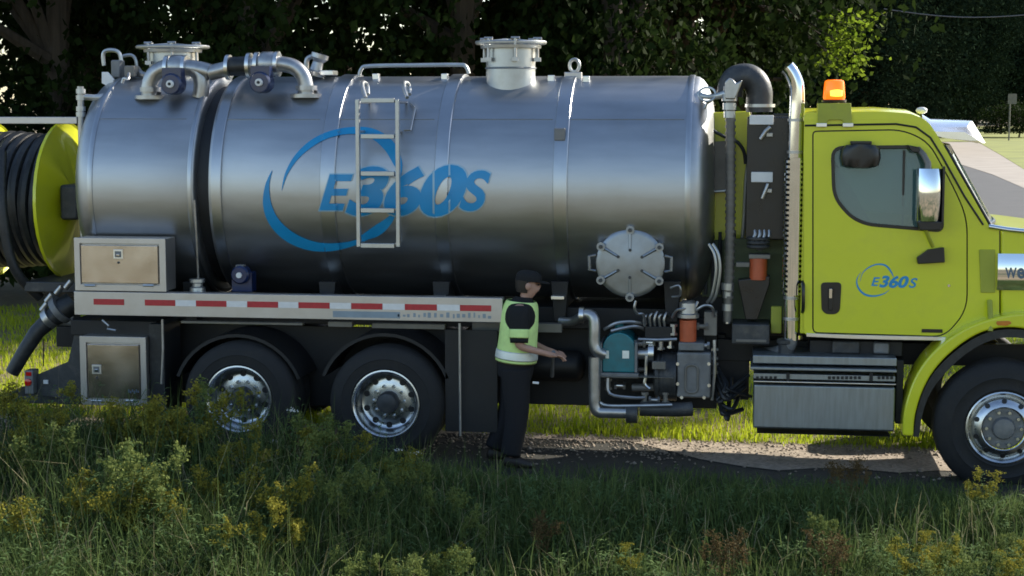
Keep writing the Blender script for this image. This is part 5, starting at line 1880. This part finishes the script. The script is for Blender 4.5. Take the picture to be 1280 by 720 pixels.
# loose stones on the gravel and the shade-dark verge
n = 5200
SX = rng.uniform(-5, 8, n)
SY = np.clip(1.5 - np.abs(rng.normal(size=n)) * 0.5, 0.1, 1.5)
SR = rng.uniform(0.006, 0.020, n) * np.where(rng.random(n) < 0.06, 1.9, 1.0)
SZ = gz(SX, SY) + 0.012
dirs = np.array([(1, 0, 0), (-1, 0, 0), (0, 1, 0), (0, -1, 0), (0, 0, 1), (0, 0, -1)], float)
V = np.stack([SX, SY, SZ], 1)[:, None, :] + dirs[None] * SR[:, None, None] * rng.uniform(0.6, 1.25, (n, 6, 1)) * np.array([1, 1, 0.7]) + rng.normal(size=(n, 6, 3)) * 0.002
o = link('loose_stones', quads_mesh('loose_stones', V.reshape(-1, 3), 6, [[0, 2, 4], [2, 1, 4], [1, 3, 4], [3, 0, 4], [2, 0, 5], [1, 2, 5], [3, 1, 5], [0, 3, 5]], 'gravel'), 'gravel')
tag(o, 'loose stones scattered over the gravel and shade-dark verge under the truck', 'stones', kind='stuff')
# low dark growth on the shade-painted verge
n = 26000
X = rng.uniform(-6, 8.5, n)
Y = -0.95 + np.abs(rng.normal(size=n)) * 0.42
keep = np.sin(X * 3.1) + np.sin(X * 1.3 + Y * 5) + rng.normal(size=n) > -0.2
X, Y = X[keep], Y[keep]
o = blades('verge_grass', X, Y, rng.uniform(0.03, 0.13, len(X)) * np.clip(0.9 - Y, 0.25, 1.5), rng.uniform(0.004, 0.009, len(X)), rng.uniform(0.2, 1.0, len(X)), 'grassblade', rng)
tag(o, 'short ragged grass creeping onto the shade-dark verge beside the wheels', 'grass', kind='stuff')
# sunny short grass beyond the truck
n = 90000
X = rng.uniform(-10, 12, n)
Y = 1.45 + rng.random(n) ** 1.4 * 8.5 + rng.normal(size=n) * 0.07
o = blades('short_grass', X, Y, rng.uniform(0.05, 0.13, n) * (1 + 0.4 * np.sin(X * 2) * np.sin(Y * 3)), rng.uniform(0.006, 0.014, n), rng.uniform(0.1, 0.8, n), 'shortgrass', rng)
tag(o, 'sunlit short yellow green grass beyond the truck', 'grass', kind='stuff')


def tall(X, Y):
    """how tall the meadow grows: higher to the left, low along the gravel"""
    left = 1 / (1 + np.exp((X - 0.4) / 0.55))
    rightend = 1 / (1 + np.exp(-(X - 6.0) / 0.3))
    edge = np.clip((-0.55 - Y) / 0.8, 0.03, 1)
    return (0.40 + 0.56 * left + 0.10 * rightend) * edge


def patch(X, Y):
    return 0.75 + 0.25 * np.sin(X * 2.3 + 1.3 * np.sin(Y * 1.9)) * np.cos(Y * 2.7 + X)


n = 170000
X = rng.uniform(-5.6, 8.2, n)
Y = -0.62 - rng.random(n) ** 0.9 * 4.6
H = tall(X, Y) * patch(X, Y) * rng.uniform(0.45, 1.15, n) + 0.03
o = blades('meadow_grass', X, Y, H, rng.uniform(0.005, 0.012, n), rng.uniform(0.05, 0.65, n), 'grassblade', rng)
tag(o, 'dense shaded green meadow grass in front of the truck', 'grass', kind='stuff')
n = 7000
X = rng.uniform(-5.4, 8, n)
Y = -1.0 - rng.random(n) * 3.2
o = blades('tall_grass', X, Y, tall(X, Y) * rng.uniform(0.9, 1.35, n), rng.uniform(0.006, 0.013, n), rng.uniform(0.02, 0.45, n), 'grassblade', rng)
tag(o, 'tall thin grass blades rising above the meadow', 'grass', kind='stuff')
n = 3600
X = rng.uniform(-5, 8, n)
Y = -0.8 - rng.random(n) * 3.6
o = blades('dry_grass_stalks', X, Y, tall(X, Y) * rng.uniform(0.8, 1.35, n), rng.uniform(0.004, 0.009, n), rng.uniform(0.1, 0.9, n), 'drygrass', rng)
tag(o, 'scattered pale dry grass stalks standing in the meadow', 'grass', kind='stuff')


def weed_geo(rng, bx, by, bz, h, nl, leaf, droop=0.3):
    """stem with narrow leaves all round; returns leaf vertices and stem points"""
    lean = rng.normal(size=2) * 0.10 * h
    ts = np.sort(rng.uniform(0.12, 1.0, nl))
    cx = bx + lean[0] * ts ** 2
    cy = by + lean[1] * ts ** 2
    cz = bz + h * ts
    a = rng.uniform(0, 2 * np.pi, nl)
    s = leaf * (1.15 - 0.65 * ts) * rng.uniform(0.7, 1.2, nl)
    rise = rng.uniform(-0.1, 0.75, nl)
    d = np.stack([np.cos(a), np.sin(a), rise], 1)
    d /= np.linalg.norm(d, axis=1)[:, None]
    w = np.stack([-np.sin(a), np.cos(a), np.zeros(nl)], 1)
    C = np.stack([cx, cy, cz], 1)
    V = np.empty((nl, 4, 3))
    V[:, 0] = C
    V[:, 1] = C + d * s[:, None] * 0.45 + w * s[:, None] * 0.11
    V[:, 2] = C + d * s[:, None] - np.array([0, 0, 1]) * s[:, None] * droop
    V[:, 3] = C + d * s[:, None] * 0.45 - w * s[:, None] * 0.11
    stem = [(bx + lean[0] * t * t, by + lean[1] * t * t, bz + h * t - 0.03) for t in (0, 0.35, 0.7, 1.0)]
    return V.reshape(-1, 3), stem


# the uncounted mass of leafy weeds
allV = []
for i in range(4600):
    x = rng.uniform(-5.4, 8.0)
    y = -1.0 - rng.random() * 4.0
    h = float(tall(np.array(x), np.array(y)) * patch(np.array(x), np.array(y)) * rng.uniform(0.7, 1.25))
    V, st = weed_geo(rng, x, y, ground_z(x, y), h, 34, 0.13 if h > 0.3 else 0.09)
    allV.append(V)
me = quads_mesh('leafy_weeds', np.concatenate(allV), 4, [[0, 1, 2, 3]], 'weedleaf')
o = link('leafy_weeds', me, 'weedleaf')
tag(o, 'thick growth of narrow leaved green weeds filling the verge', 'weeds', kind='stuff')


def plant_parts(seed, h, nstem, spread, nl, leaf, plume, plume_h, plume_n, plume_r):
    """goldenrod-like plant: stems, leaves, plume of tiny flowers"""
    rg = np.random.default_rng(seed)
    LV, PV = [], []
    stems = MB()
    for k in range(nstem):
        a, r = rg.uniform(0, 6.28), spread * math.sqrt(rg.random())
        hh = h * rg.uniform(0.7, 1.0)
        V, st = weed_geo(rg, r * math.cos(a), r * math.sin(a), 0.0, hh, nl, leaf)
        LV.append(V)
        st = [(p[0] * (1 + 0.5 * i / 3), p[1] * (1 + 0.5 * i / 3), p[2]) for i, p in enumerate(st)]
        stems.tube(st, [0.006, 0.005, 0.004, 0.002], 5)
        if plume:
            top = Vector(st[-1])
            out = Vector((math.cos(a), math.sin(a), 0))
            n = plume_n
            # several arching flower branches
            for b in range(7):
                ba = rg.uniform(0, 6.28)
                bl = plume_r * rg.uniform(0.5, 1.2)
                bz = -plume_h * rg.uniform(0, 0.8)
                t = rg.uniform(0, 1, n // 7)
                cen = np.stack([top.x + np.cos(ba) * bl * t, top.y + np.sin(ba) * bl * t,
                                top.z + bz + plume_h * 0.55 * (t - 0.6 * t * t)], 1)
                cen += rg.normal(size=cen.shape) * 0.012
                PV.append(leaf_quads(rg, cen, 0.024))
            t = rg.uniform(0, 1, n // 3)
            cen = np.stack([top.x + rg.normal(size=len(t)) * 0.016, top.y + rg.normal(size=len(t)) * 0.016, top.z - plume_h * 0.5 + plume_h * 0.75 * t], 1)
            PV.append(leaf_quads(rg, cen, 0.024))
    sm = stems.mesh('stem')
    lm = quads_mesh('leaves', np.concatenate(LV), 4, [[0, 1, 2, 3]], None)
    pm = quads_mesh('flower_plume', np.concatenate(PV), 4, [[0, 1, 2, 3]], None) if plume else None
    return sm, lm, pm


def set_plant(name, x, y, parts, mats, s, rz, label, cat, group=None):
    root = empty(name, (x, y, ground_z(x, y)))
    root.rotation_euler = (0, 0, rz)
    root.scale = (s, s, s)
    tag(root, label, cat, group)
    for nm, me, mt in zip(('stem', 'leaves', 'flower_plume'), parts, mats):
        if me is None:
            continue
        if not me.materials:
            me.materials.append(M[mt])
        o = bpy.data.objects.new(nm, me)
        COL.objects.link(o)
        o.parent = root


GV = [plant_parts(100 + k, 1.0, 7, 0.10, 30, 0.14, True, 0.20, 230, 0.13) for k in range(2)]
GB = [plant_parts(110 + k, 1.0, 8, 0.12, 34, 0.14, True, 0.22, 200, 0.10) for k in range(2)]
BW = plant_parts(120, 1.0, 9, 0.16, 30, 0.12, True, 0.25, 140, 0.12)
THIN = plant_parts(131, 1.0, 3, 0.05, 24, 0.12, True, 0.18, 120, 0.07)
GM, BM_, BR = ('weedleaf', 'weedleaf', 'plume'), ('weedleaf', 'weedleaf', 'budplume'), ('brownweed', 'brownweed', 'brownweed')


def at_tip(px, py, y):
    """plant whose tip is seen at a pixel, rooted at depth y: ground point and height"""
    t = P(px, py, y)
    return t.x, max(0.25, t.z - ground_z(t.x, y))


named = [
    ('goldenrod', 62, 503, -1.6, GV[0], GM, 'goldenrod with yellow tops in front of the rear bumper', 'plant'),
    ('goldenrod', 22, 512, -2.1, GV[1], GM, 'leftmost yellow goldenrod clump by the edge of the picture', 'plant'),
    ('goldenrod', 160, 512, -1.7, GV[1], GM, 'goldenrod standing in front of the lower tool box', 'plant'),
    ('goldenrod', 262, 482, -1.5, GV[0], GM, 'tallest yellow goldenrod in front of the rearmost wheel', 'plant'),
    ('goldenrod', 214, 497, -1.3, GV[0], GM, 'yellow goldenrod just left of the rearmost wheel', 'plant'),
    ('goldenrod', 330, 560, -1.6, GB[0], BM_, 'pale budding weed below the gap between the rear wheels', 'plant'),
    ('goldenrod', 412, 528, -1.5, GV[1], GM, 'yellowish goldenrod between the two rear wheels', 'plant'),
    ('goldenrod', 232, 462, -1.2, THIN, BM_, 'thin grey green weed rising before the rear mud flap', 'plant'),
    ('goldenrod', 380, 535, -1.3, BW, BR, 'brown dried weed between the two rear wheels', 'plant'),
    ('goldenrod', 565, 612, -2.2, GB[0], BM_, 'pale budding weed low in front of the worker', 'plant'),
    ('goldenrod', 560, 682, -3.2, GB[1], BM_, 'pale bud spikes at the bottom edge below the worker', 'plant'),
    ('goldenrod', 80, 672, -3.2, GV[0], GM, 'yellow tipped goldenrod at the bottom left corner', 'plant'),
    ('goldenrod', 235, 632, -2.6, GV[1], GM, 'dull yellow goldenrod low in the meadow below the rearmost wheel', 'plant'),
    ('goldenrod', 450, 665, -2.9, GB[0], BM_, 'leafy budding weed at the bottom below the forward rear wheel', 'plant'),
    ('goldenrod', 1238, 588, -1.3, GV[0], GM, 'bright yellow green goldenrod in front of the front wheel', 'plant'),
    ('goldenrod', 1168, 668, -2.9, GV[1], GM, 'goldenrod near the bottom edge below the fender', 'plant'),
    ('goldenrod', 1256, 668, -2.8, GV[0], GM, 'bright goldenrod at the bottom right corner', 'plant'),
    ('goldenrod', 1215, 690, -3.2, GB[0], BM_, 'green bud spikes between the two goldenrods at lower right', 'plant'),
    ('dry_weed', 1062, 568, -1.2, BW, BR, 'brown dry weed clump below the fuel tank', 'weed'),
    ('dry_weed', 680, 640, -2.4, BW, BR, 'reddish brown dry weed low in front of the pump pipe', 'weed'),
    ('dry_weed', 905, 660, -2.7, BW, BR, 'dull brown weed near the bottom below the fuel tank', 'weed'),
    ('dry_weed', 1040, 660, -2.6, BW, BR, 'brown weed near the bottom left of the goldenrods', 'weed'),
]
for i, (nm, px, py, y, parts, mts, lab, cat) in enumerate(named):
    x, h = at_tip(px, py, y)
    set_plant(nm, x, y, parts, mts, h / 0.97, i * 1.7, lab, cat, None)


def verge_place(px, y):
    for lim, words in ((60, 'below the hose reel'), (200, 'below the rear tool boxes'), (300, 'left of the rearmost wheel'), (390, 'below the rearmost wheel'), (480, 'left below the forward rear wheel'), (560, 'below the forward rear wheel'),
                       (720, 'below the worker'), (900, 'below the pump'), (1130, 'below the fuel tank'), (1220, 'below the fender'), (9999, 'below the front wheel')):
        if px < lim:
            break
    row = 'close to the truck' if y > -2.0 else 'midway down the verge' if y > -2.9 else 'at the lower edge of the verge'
    return f'{words}, {row}'


taken = set()
for i in range(400):
    x, y = rng.uniform(-4.3, 7.4), rng.uniform(-3.7, -1.35)
    px = to_px(x, y, 0.2)
    place = verge_place(px, y)
    if place in taken or not 5 < px < 1275 or (0.7 < x < 5.4 and y > -2.0):
        continue
    taken.add(place)
    h = float(tall(np.array(x), np.array(y))) * rng.uniform(1.0, 1.25)
    yel = rng.random() < 0.4
    set_plant('goldenrod', x, y, (GB + GV)[i % 4], GM if yel else BM_, h, rng.uniform(0, 6), ('yellowing' if yel else 'green budding') + ' goldenrod ' + place, 'plant', 'goldenrods scattered in the verge')
# small white flowers standing out before the dark wheels
for px, py, lab in ((365, 513, 'small white flower head before the gap between the rear wheels'),
                    (497, 563, 'small white flower low under the forward rear wheel'),
                    (520, 566, 'white flower right of the forward rear wheel'),
                    (343, 552, 'white flower below the rearmost wheel')):
    x, h = at_tip(px, py, -1.15)
    root = empty('white_flower', (x, -1.15, ground_z(x, -1.15)))
    tag(root, lab, 'flower')
    z0 = ground_z(x, -1.15)
    MB().tube([(x, -1.15, z0 - 0.02), (x + 0.02, -1.15, z0 + h * 0.6), (x, -1.15, z0 + h)], [0.005, 0.004, 0.003], 5).build('stem', 'weedleaf', root)
    rg = np.random.default_rng(int(px))
    cen = np.array([x, -1.15, z0 + h]) + rg.normal(size=(26, 3)) * np.array([0.022, 0.022, 0.007])
    link('flower_head', quads_mesh('flower_head', leaf_quads(rg, cen, 0.02), 4, [[0, 1, 2, 3]], 'petal'), 'petal', root)

# ------------------------------------------------------------------ the worker
wq = P(634, 450, 0.08)
WX, WY = wq.x, 0.08
WZ = ground_z(WX, WY) + 0.008
HS = (P(652, 337, WY).z - WZ) / 1.80
worker = empty('person', (WX, WY, WZ))
worker.scale = (HS * 1.12, HS * 1.12, HS)
worker.rotation_euler = (0, 0.085, 0.12)
tag(worker, 'person in dark clothes, cap and lime hi-vis vest working at the pump', 'person')


def wpart(o, sub_of=None):
    o.parent = sub_of or worker
    o.matrix_parent_inverse = Matrix.Identity(4)
    return o


# joints, local: facing +x, right hand towards the camera (-y)
J = {
    'pelvis': (0.0, 0, 0.96, 0.125, 0.15), 'waist': (0.0, 0, 1.10, 0.115, 0.145), 'chest': (0.0, 0, 1.33, 0.125, 0.17), 'upper': (0.0, 0, 1.45, 0.09, 0.12),
    'neck': (0.025, 0, 1.535, 0.055, 0.055), 'jaw': (0.055, 0, 1.60, 0.068, 0.062), 'headm': (0.052, 0, 1.69, 0.098, 0.078), 'headt': (0.040, 0, 1.755, 0.075, 0.062),
    'nose': (0.150, 0, 1.665, 0.016, 0.012),
}
SK = []
EDG = []
names_ = {}


def jv(n, x, y, z, rx, ry=None):
    names_[n] = len(SK)
    SK.append((x, y, z, rx, ry or rx))
    return names_[n]


def je(a, b):
    EDG.append((names_[a], names_[b]))


for k, v in J.items():
    jv(k, *v)
for a, b in (('pelvis', 'waist'), ('waist', 'chest'), ('chest', 'upper'), ('upper', 'neck'), ('neck', 'jaw'), ('jaw', 'headm'), ('headm', 'headt'), ('headm', 'nose')):
    je(a, b)
ARM = {-1: dict(sh=(-0.01, -0.185, 1.45), el=(0.015, -0.235, 1.135), wr=(0.235, -0.185, 1.085), pa=(0.30, -0.17, 1.07)),
       1: dict(sh=(0.0, 0.185, 1.45), el=(0.02, 0.23, 1.14), wr=(0.24, 0.13, 1.07), pa=(0.305, 0.11, 1.055))}
LEG = {-1: dict(hip=(0.0, -0.095, 0.90), kn=(0.05, -0.115, 0.50), an=(0.02, -0.12, 0.09), toe=(0.17, -0.14, 0.045)),
       1: dict(hip=(0.0, 0.095, 0.90), kn=(-0.01, 0.115, 0.49), an=(-0.12, 0.12, 0.09), toe=(0.03, 0.14, 0.045))}
for s_ in (-1, 1):
    A, L_ = ARM[s_], LEG[s_]
    t = 'r' if s_ < 0 else 'l'
    jv(t + 'sh', *A['sh'], 0.062)
    jv(t + 'el', *A['el'], 0.043)
    jv(t + 'wr', *A['wr'], 0.027)
    jv(t + 'pa', *A['pa'], 0.036, 0.020)
    je('upper', t + 'sh'); je(t + 'sh', t + 'el'); je(t + 'el', t + 'wr'); je(t + 'wr', t + 'pa')
    pa = Vector(A['pa'])
    for f, (dy, ln) in enumerate(((0.030, 0.075), (0.010, 0.085), (-0.010, 0.078), (-0.030, 0.060))):
        b0 = pa + Vector((0.035, dy * 0.8 * s_, 0.008 - 0.006 * f))
        b1 = b0 + Vector((ln * 0.5, 0, -0.010))
        b2 = b1 + Vector((ln * 0.32, 0, -0.032))
        for q, p_ in enumerate((b0, b1, b2)):
            jv(f'{t}f{f}{q}', *p_, 0.0095 - 0.001 * q)
        je(t + 'pa', f'{t}f{f}0'); je(f'{t}f{f}0', f'{t}f{f}1'); je(f'{t}f{f}1', f'{t}f{f}2')
    b0 = pa + Vector((-0.01, 0.034 * s_, 0.012))
    b1 = b0 + Vector((0.035, 0.012 * s_, -0.012))
    jv(t + 'th0', *b0, 0.012)
    jv(t + 'th1', *b1, 0.010)
    je(t + 'pa', t + 'th0'); je(t + 'th0', t + 'th1')
    jv(t + 'hip', *L_['hip'], 0.088)
    jv(t + 'kn', *L_['kn'], 0.058)
    jv(t + 'an', *L_['an'], 0.042)
    jv(t + 'toe', *L_['toe'], 0.036)
    je('pelvis', t + 'hip'); je(t + 'hip', t + 'kn'); je(t + 'kn', t + 'an'); je(t + 'an', t + 'toe')


def skin_obj(name, verts, edges, material, root_i=0, sub_lv=2):
    me = bpy.data.meshes.new(name)
    me.from_pydata([v[:3] for v in verts], edges, [])
    me.materials.append(M[material])
    o = bpy.data.objects.new(name, me)
    COL.objects.link(o)
    md = o.modifiers.new('skin', 'SKIN')
    md.use_smooth_shade = True
    for i, v in enumerate(verts):
        me.skin_vertices[0].data[i].radius = (v[3], v[4])
        me.skin_vertices[0].data[i].use_root = (i == root_i)
    sb = o.modifiers.new('sub', 'SUBSURF')
    sb.levels = sb.render_levels = sub_lv
    return o


body = wpart(skin_obj('body', SK, EDG, 'skin'))


def loft(name, rings, material, parent=None, n=22, caps=False, thick=0.0):
    """rings: (centre, rx, ry, axis) ellipses; axis None = horizontal"""
    out = []
    for c, rx, ry, ax in rings:
        c = Vector(c)
        if ax is None:
            u, w = Vector((1, 0, 0)), Vector((0, 1, 0))
        else:
            t = Vector(ax).normalized()
            w = Vector((0, 1, 0))
            w = (w - t * w.dot(t)).normalized()
            u = w.cross(t)
        out.append([c + u * rx * math.cos(a) + w * ry * math.sin(a) for a in [2 * math.pi * i / n for i in range(n)]])
    o = MB().rings(out, False, caps).build(name, material, None, angle=60)
    if thick:
        so = o.modifiers.new('thick', 'SOLIDIFY')
        so.thickness = thick
        so.offset = 1
    sb = o.modifiers.new('sub', 'SUBSURF')
    sb.levels = sb.render_levels = 1
    return wpart(o, parent)


loft('shirt', [((0, 0, 0.93), 0.145, 0.180, None), ((0, 0, 1.05), 0.145, 0.180, None), ((0.0, 0, 1.22), 0.140, 0.190, None), ((0, 0, 1.36), 0.146, 0.225, None), ((0, 0, 1.45), 0.13, 0.225, None),
               ((0.0, 0, 1.50), 0.112, 0.175, None), ((0.01, 0, 1.53), 0.085, 0.10, None), ((0.022, 0, 1.56), 0.068, 0.068, None)], 'shirt')
for s_ in (-1, 1):
    A = ARM[s_]
    sh, el = Vector(A['sh']), Vector(A['el'])
    ax = el - sh
    loft('sleeve', [(sh - ax * 0.12 + Vector((0, -0.05 * s_, 0)), 0.085, 0.07, ax), (sh, 0.084, 0.076, ax), (sh.lerp(el, 0.45), 0.076, 0.068, ax), (sh.lerp(el, 0.92), 0.070, 0.062, ax)], 'shirt', thick=0.004)
    loft('reflective_armband', [(sh.lerp(el, 0.50), 0.080, 0.072, ax), (sh.lerp(el, 0.78), 0.077, 0.069, ax)], 'hivis', thick=0.005)
# vest: lime body with silver strips, open over the shoulder like a singlet
loft('hi_vis_vest', [((0, 0, 0.955), 0.170, 0.200, None), ((0, 0, 1.08), 0.158, 0.196, None), ((0, 0, 1.20), 0.153, 0.200, None), ((0, 0, 1.30), 0.153, 0.196, None), ((-0.005, 0, 1.40), 0.150, 0.150, None),
                     ((0, 0, 1.47), 0.142, 0.155, None), ((0.003, 0, 1.522), 0.118, 0.13, None)], 'hivis', thick=0.006)
loft('silver_strip', [((0, 0, 0.985), 0.177, 0.208, None), ((0, 0, 1.075), 0.170, 0.205, None)], 'silver', thick=0.003)
loft('trousers', [((0, 0, 0.99), 0.145, 0.172, None), ((0, 0, 0.90), 0.155, 0.182, None), ((0.0, 0, 0.82), 0.140, 0.180, None)], 'trousers')
for s_ in (-1, 1):
    L_ = LEG[s_]
    hip, kn, an = Vector(L_['hip']), Vector(L_['kn']), Vector(L_['an'])
    loft('trouser_leg', [(hip + Vector((0, 0, 0.02)), 0.125, 0.098, kn - hip), (hip.lerp(kn, 0.4), 0.112, 0.094, kn - hip), (kn, 0.092, 0.082, an - hip), (kn.lerp(an, 0.45), 0.086, 0.080, an - kn), (kn.lerp(an, 0.97), 0.082, 0.075, an - kn)],
         'trousers', thick=0.003)
    toe = Vector(L_['toe'])
    loft('boot', [(an + Vector((-0.06, 0, -0.03)), 0.055, 0.042, (1, 0, -0.1)), (an + Vector((0, 0, -0.025)), 0.066, 0.050, (1, 0, -0.2)), (an.lerp(toe, 0.6) + Vector((0, 0, -0.012)), 0.048, 0.052, (1, 0, -0.2)), (toe + Vector((0.02, 0, -0.002)), 0.040, 0.046, (1, 0, 0)), (toe + Vector((0.06, 0, -0.005)), 0.022, 0.03, (1, 0, 0))],
         'boot', caps=True)
# cap, hair, eyes, ears
capm = MB().rings([[(0.045 + r * 1.22 * math.cos(a) - dx, r * math.sin(a), z) for a in [2 * math.pi * i / 20 for i in range(20)]]
                   for r, z, dx in ((0.088, 1.705, 0.0), (0.088, 1.74, 0.0), (0.078, 1.775, 0.004), (0.05, 1.798, 0.008), (0.012, 1.804, 0.01))])
cap = wpart(capm.build('cap', 'shirt', None, angle=70))
brim = MB()
bp_ = [(0.12 + 0.10 * math.cos(a), 0.075 * math.sin(a)) for a in [-math.pi / 2 + math.pi * i / 12 for i in range(13)]]
brim.add([(x, y, 1.706 - 0.25 * (x - 0.12) * 0.5) for x, y in bp_] + [(x, y, 1.714 - 0.25 * (x - 0.12) * 0.5) for x, y in bp_],
         [tuple(range(12, -1, -1)), tuple(range(13, 26))] + [(i, i + 1, i + 14, i + 13) for i in range(12)] + [(12, 0, 13, 25)])
wpart(brim.build('cap_brim', 'shirt'))
wpart(MB().rings([[(0.030 + r * 1.12 * math.cos(a), r * math.sin(a), z) for a in [math.pi * 0.45 + math.pi * 1.1 * i / 12 for i in range(13)]] + [(0.03 - 0.02, 0, z)] for r, z in ((0.068, 1.60), (0.080, 1.65), (0.087, 1.71))]).build('hair', 'boot'))
for s_ in (-1, 1):
    wpart(MB().ball((0.130, 0.034 * s_, 1.682), 0.011, 0.013, 0.009).build('eye', 'blackgloss'))
    wpart(MB().ball((0.045, 0.083 * s_, 1.665), 0.022, 0.010, 0.033).build('ear', 'skin'))
wpart(MB().box(0.128, 0.137, -0.022, 0.022, 1.616, 1.621).build('mouth', 'boot'))
wpart(MB().box(0.148, 0.20, -0.19, -0.17, 0.80, 0.82).build('pocket_tag', 'white', None, 0.004))
# belt
loft('belt', [((0, 0, 0.945), 0.158, 0.185, None), ((0, 0, 0.98), 0.156, 0.183, None)], 'boot', thick=0.003)
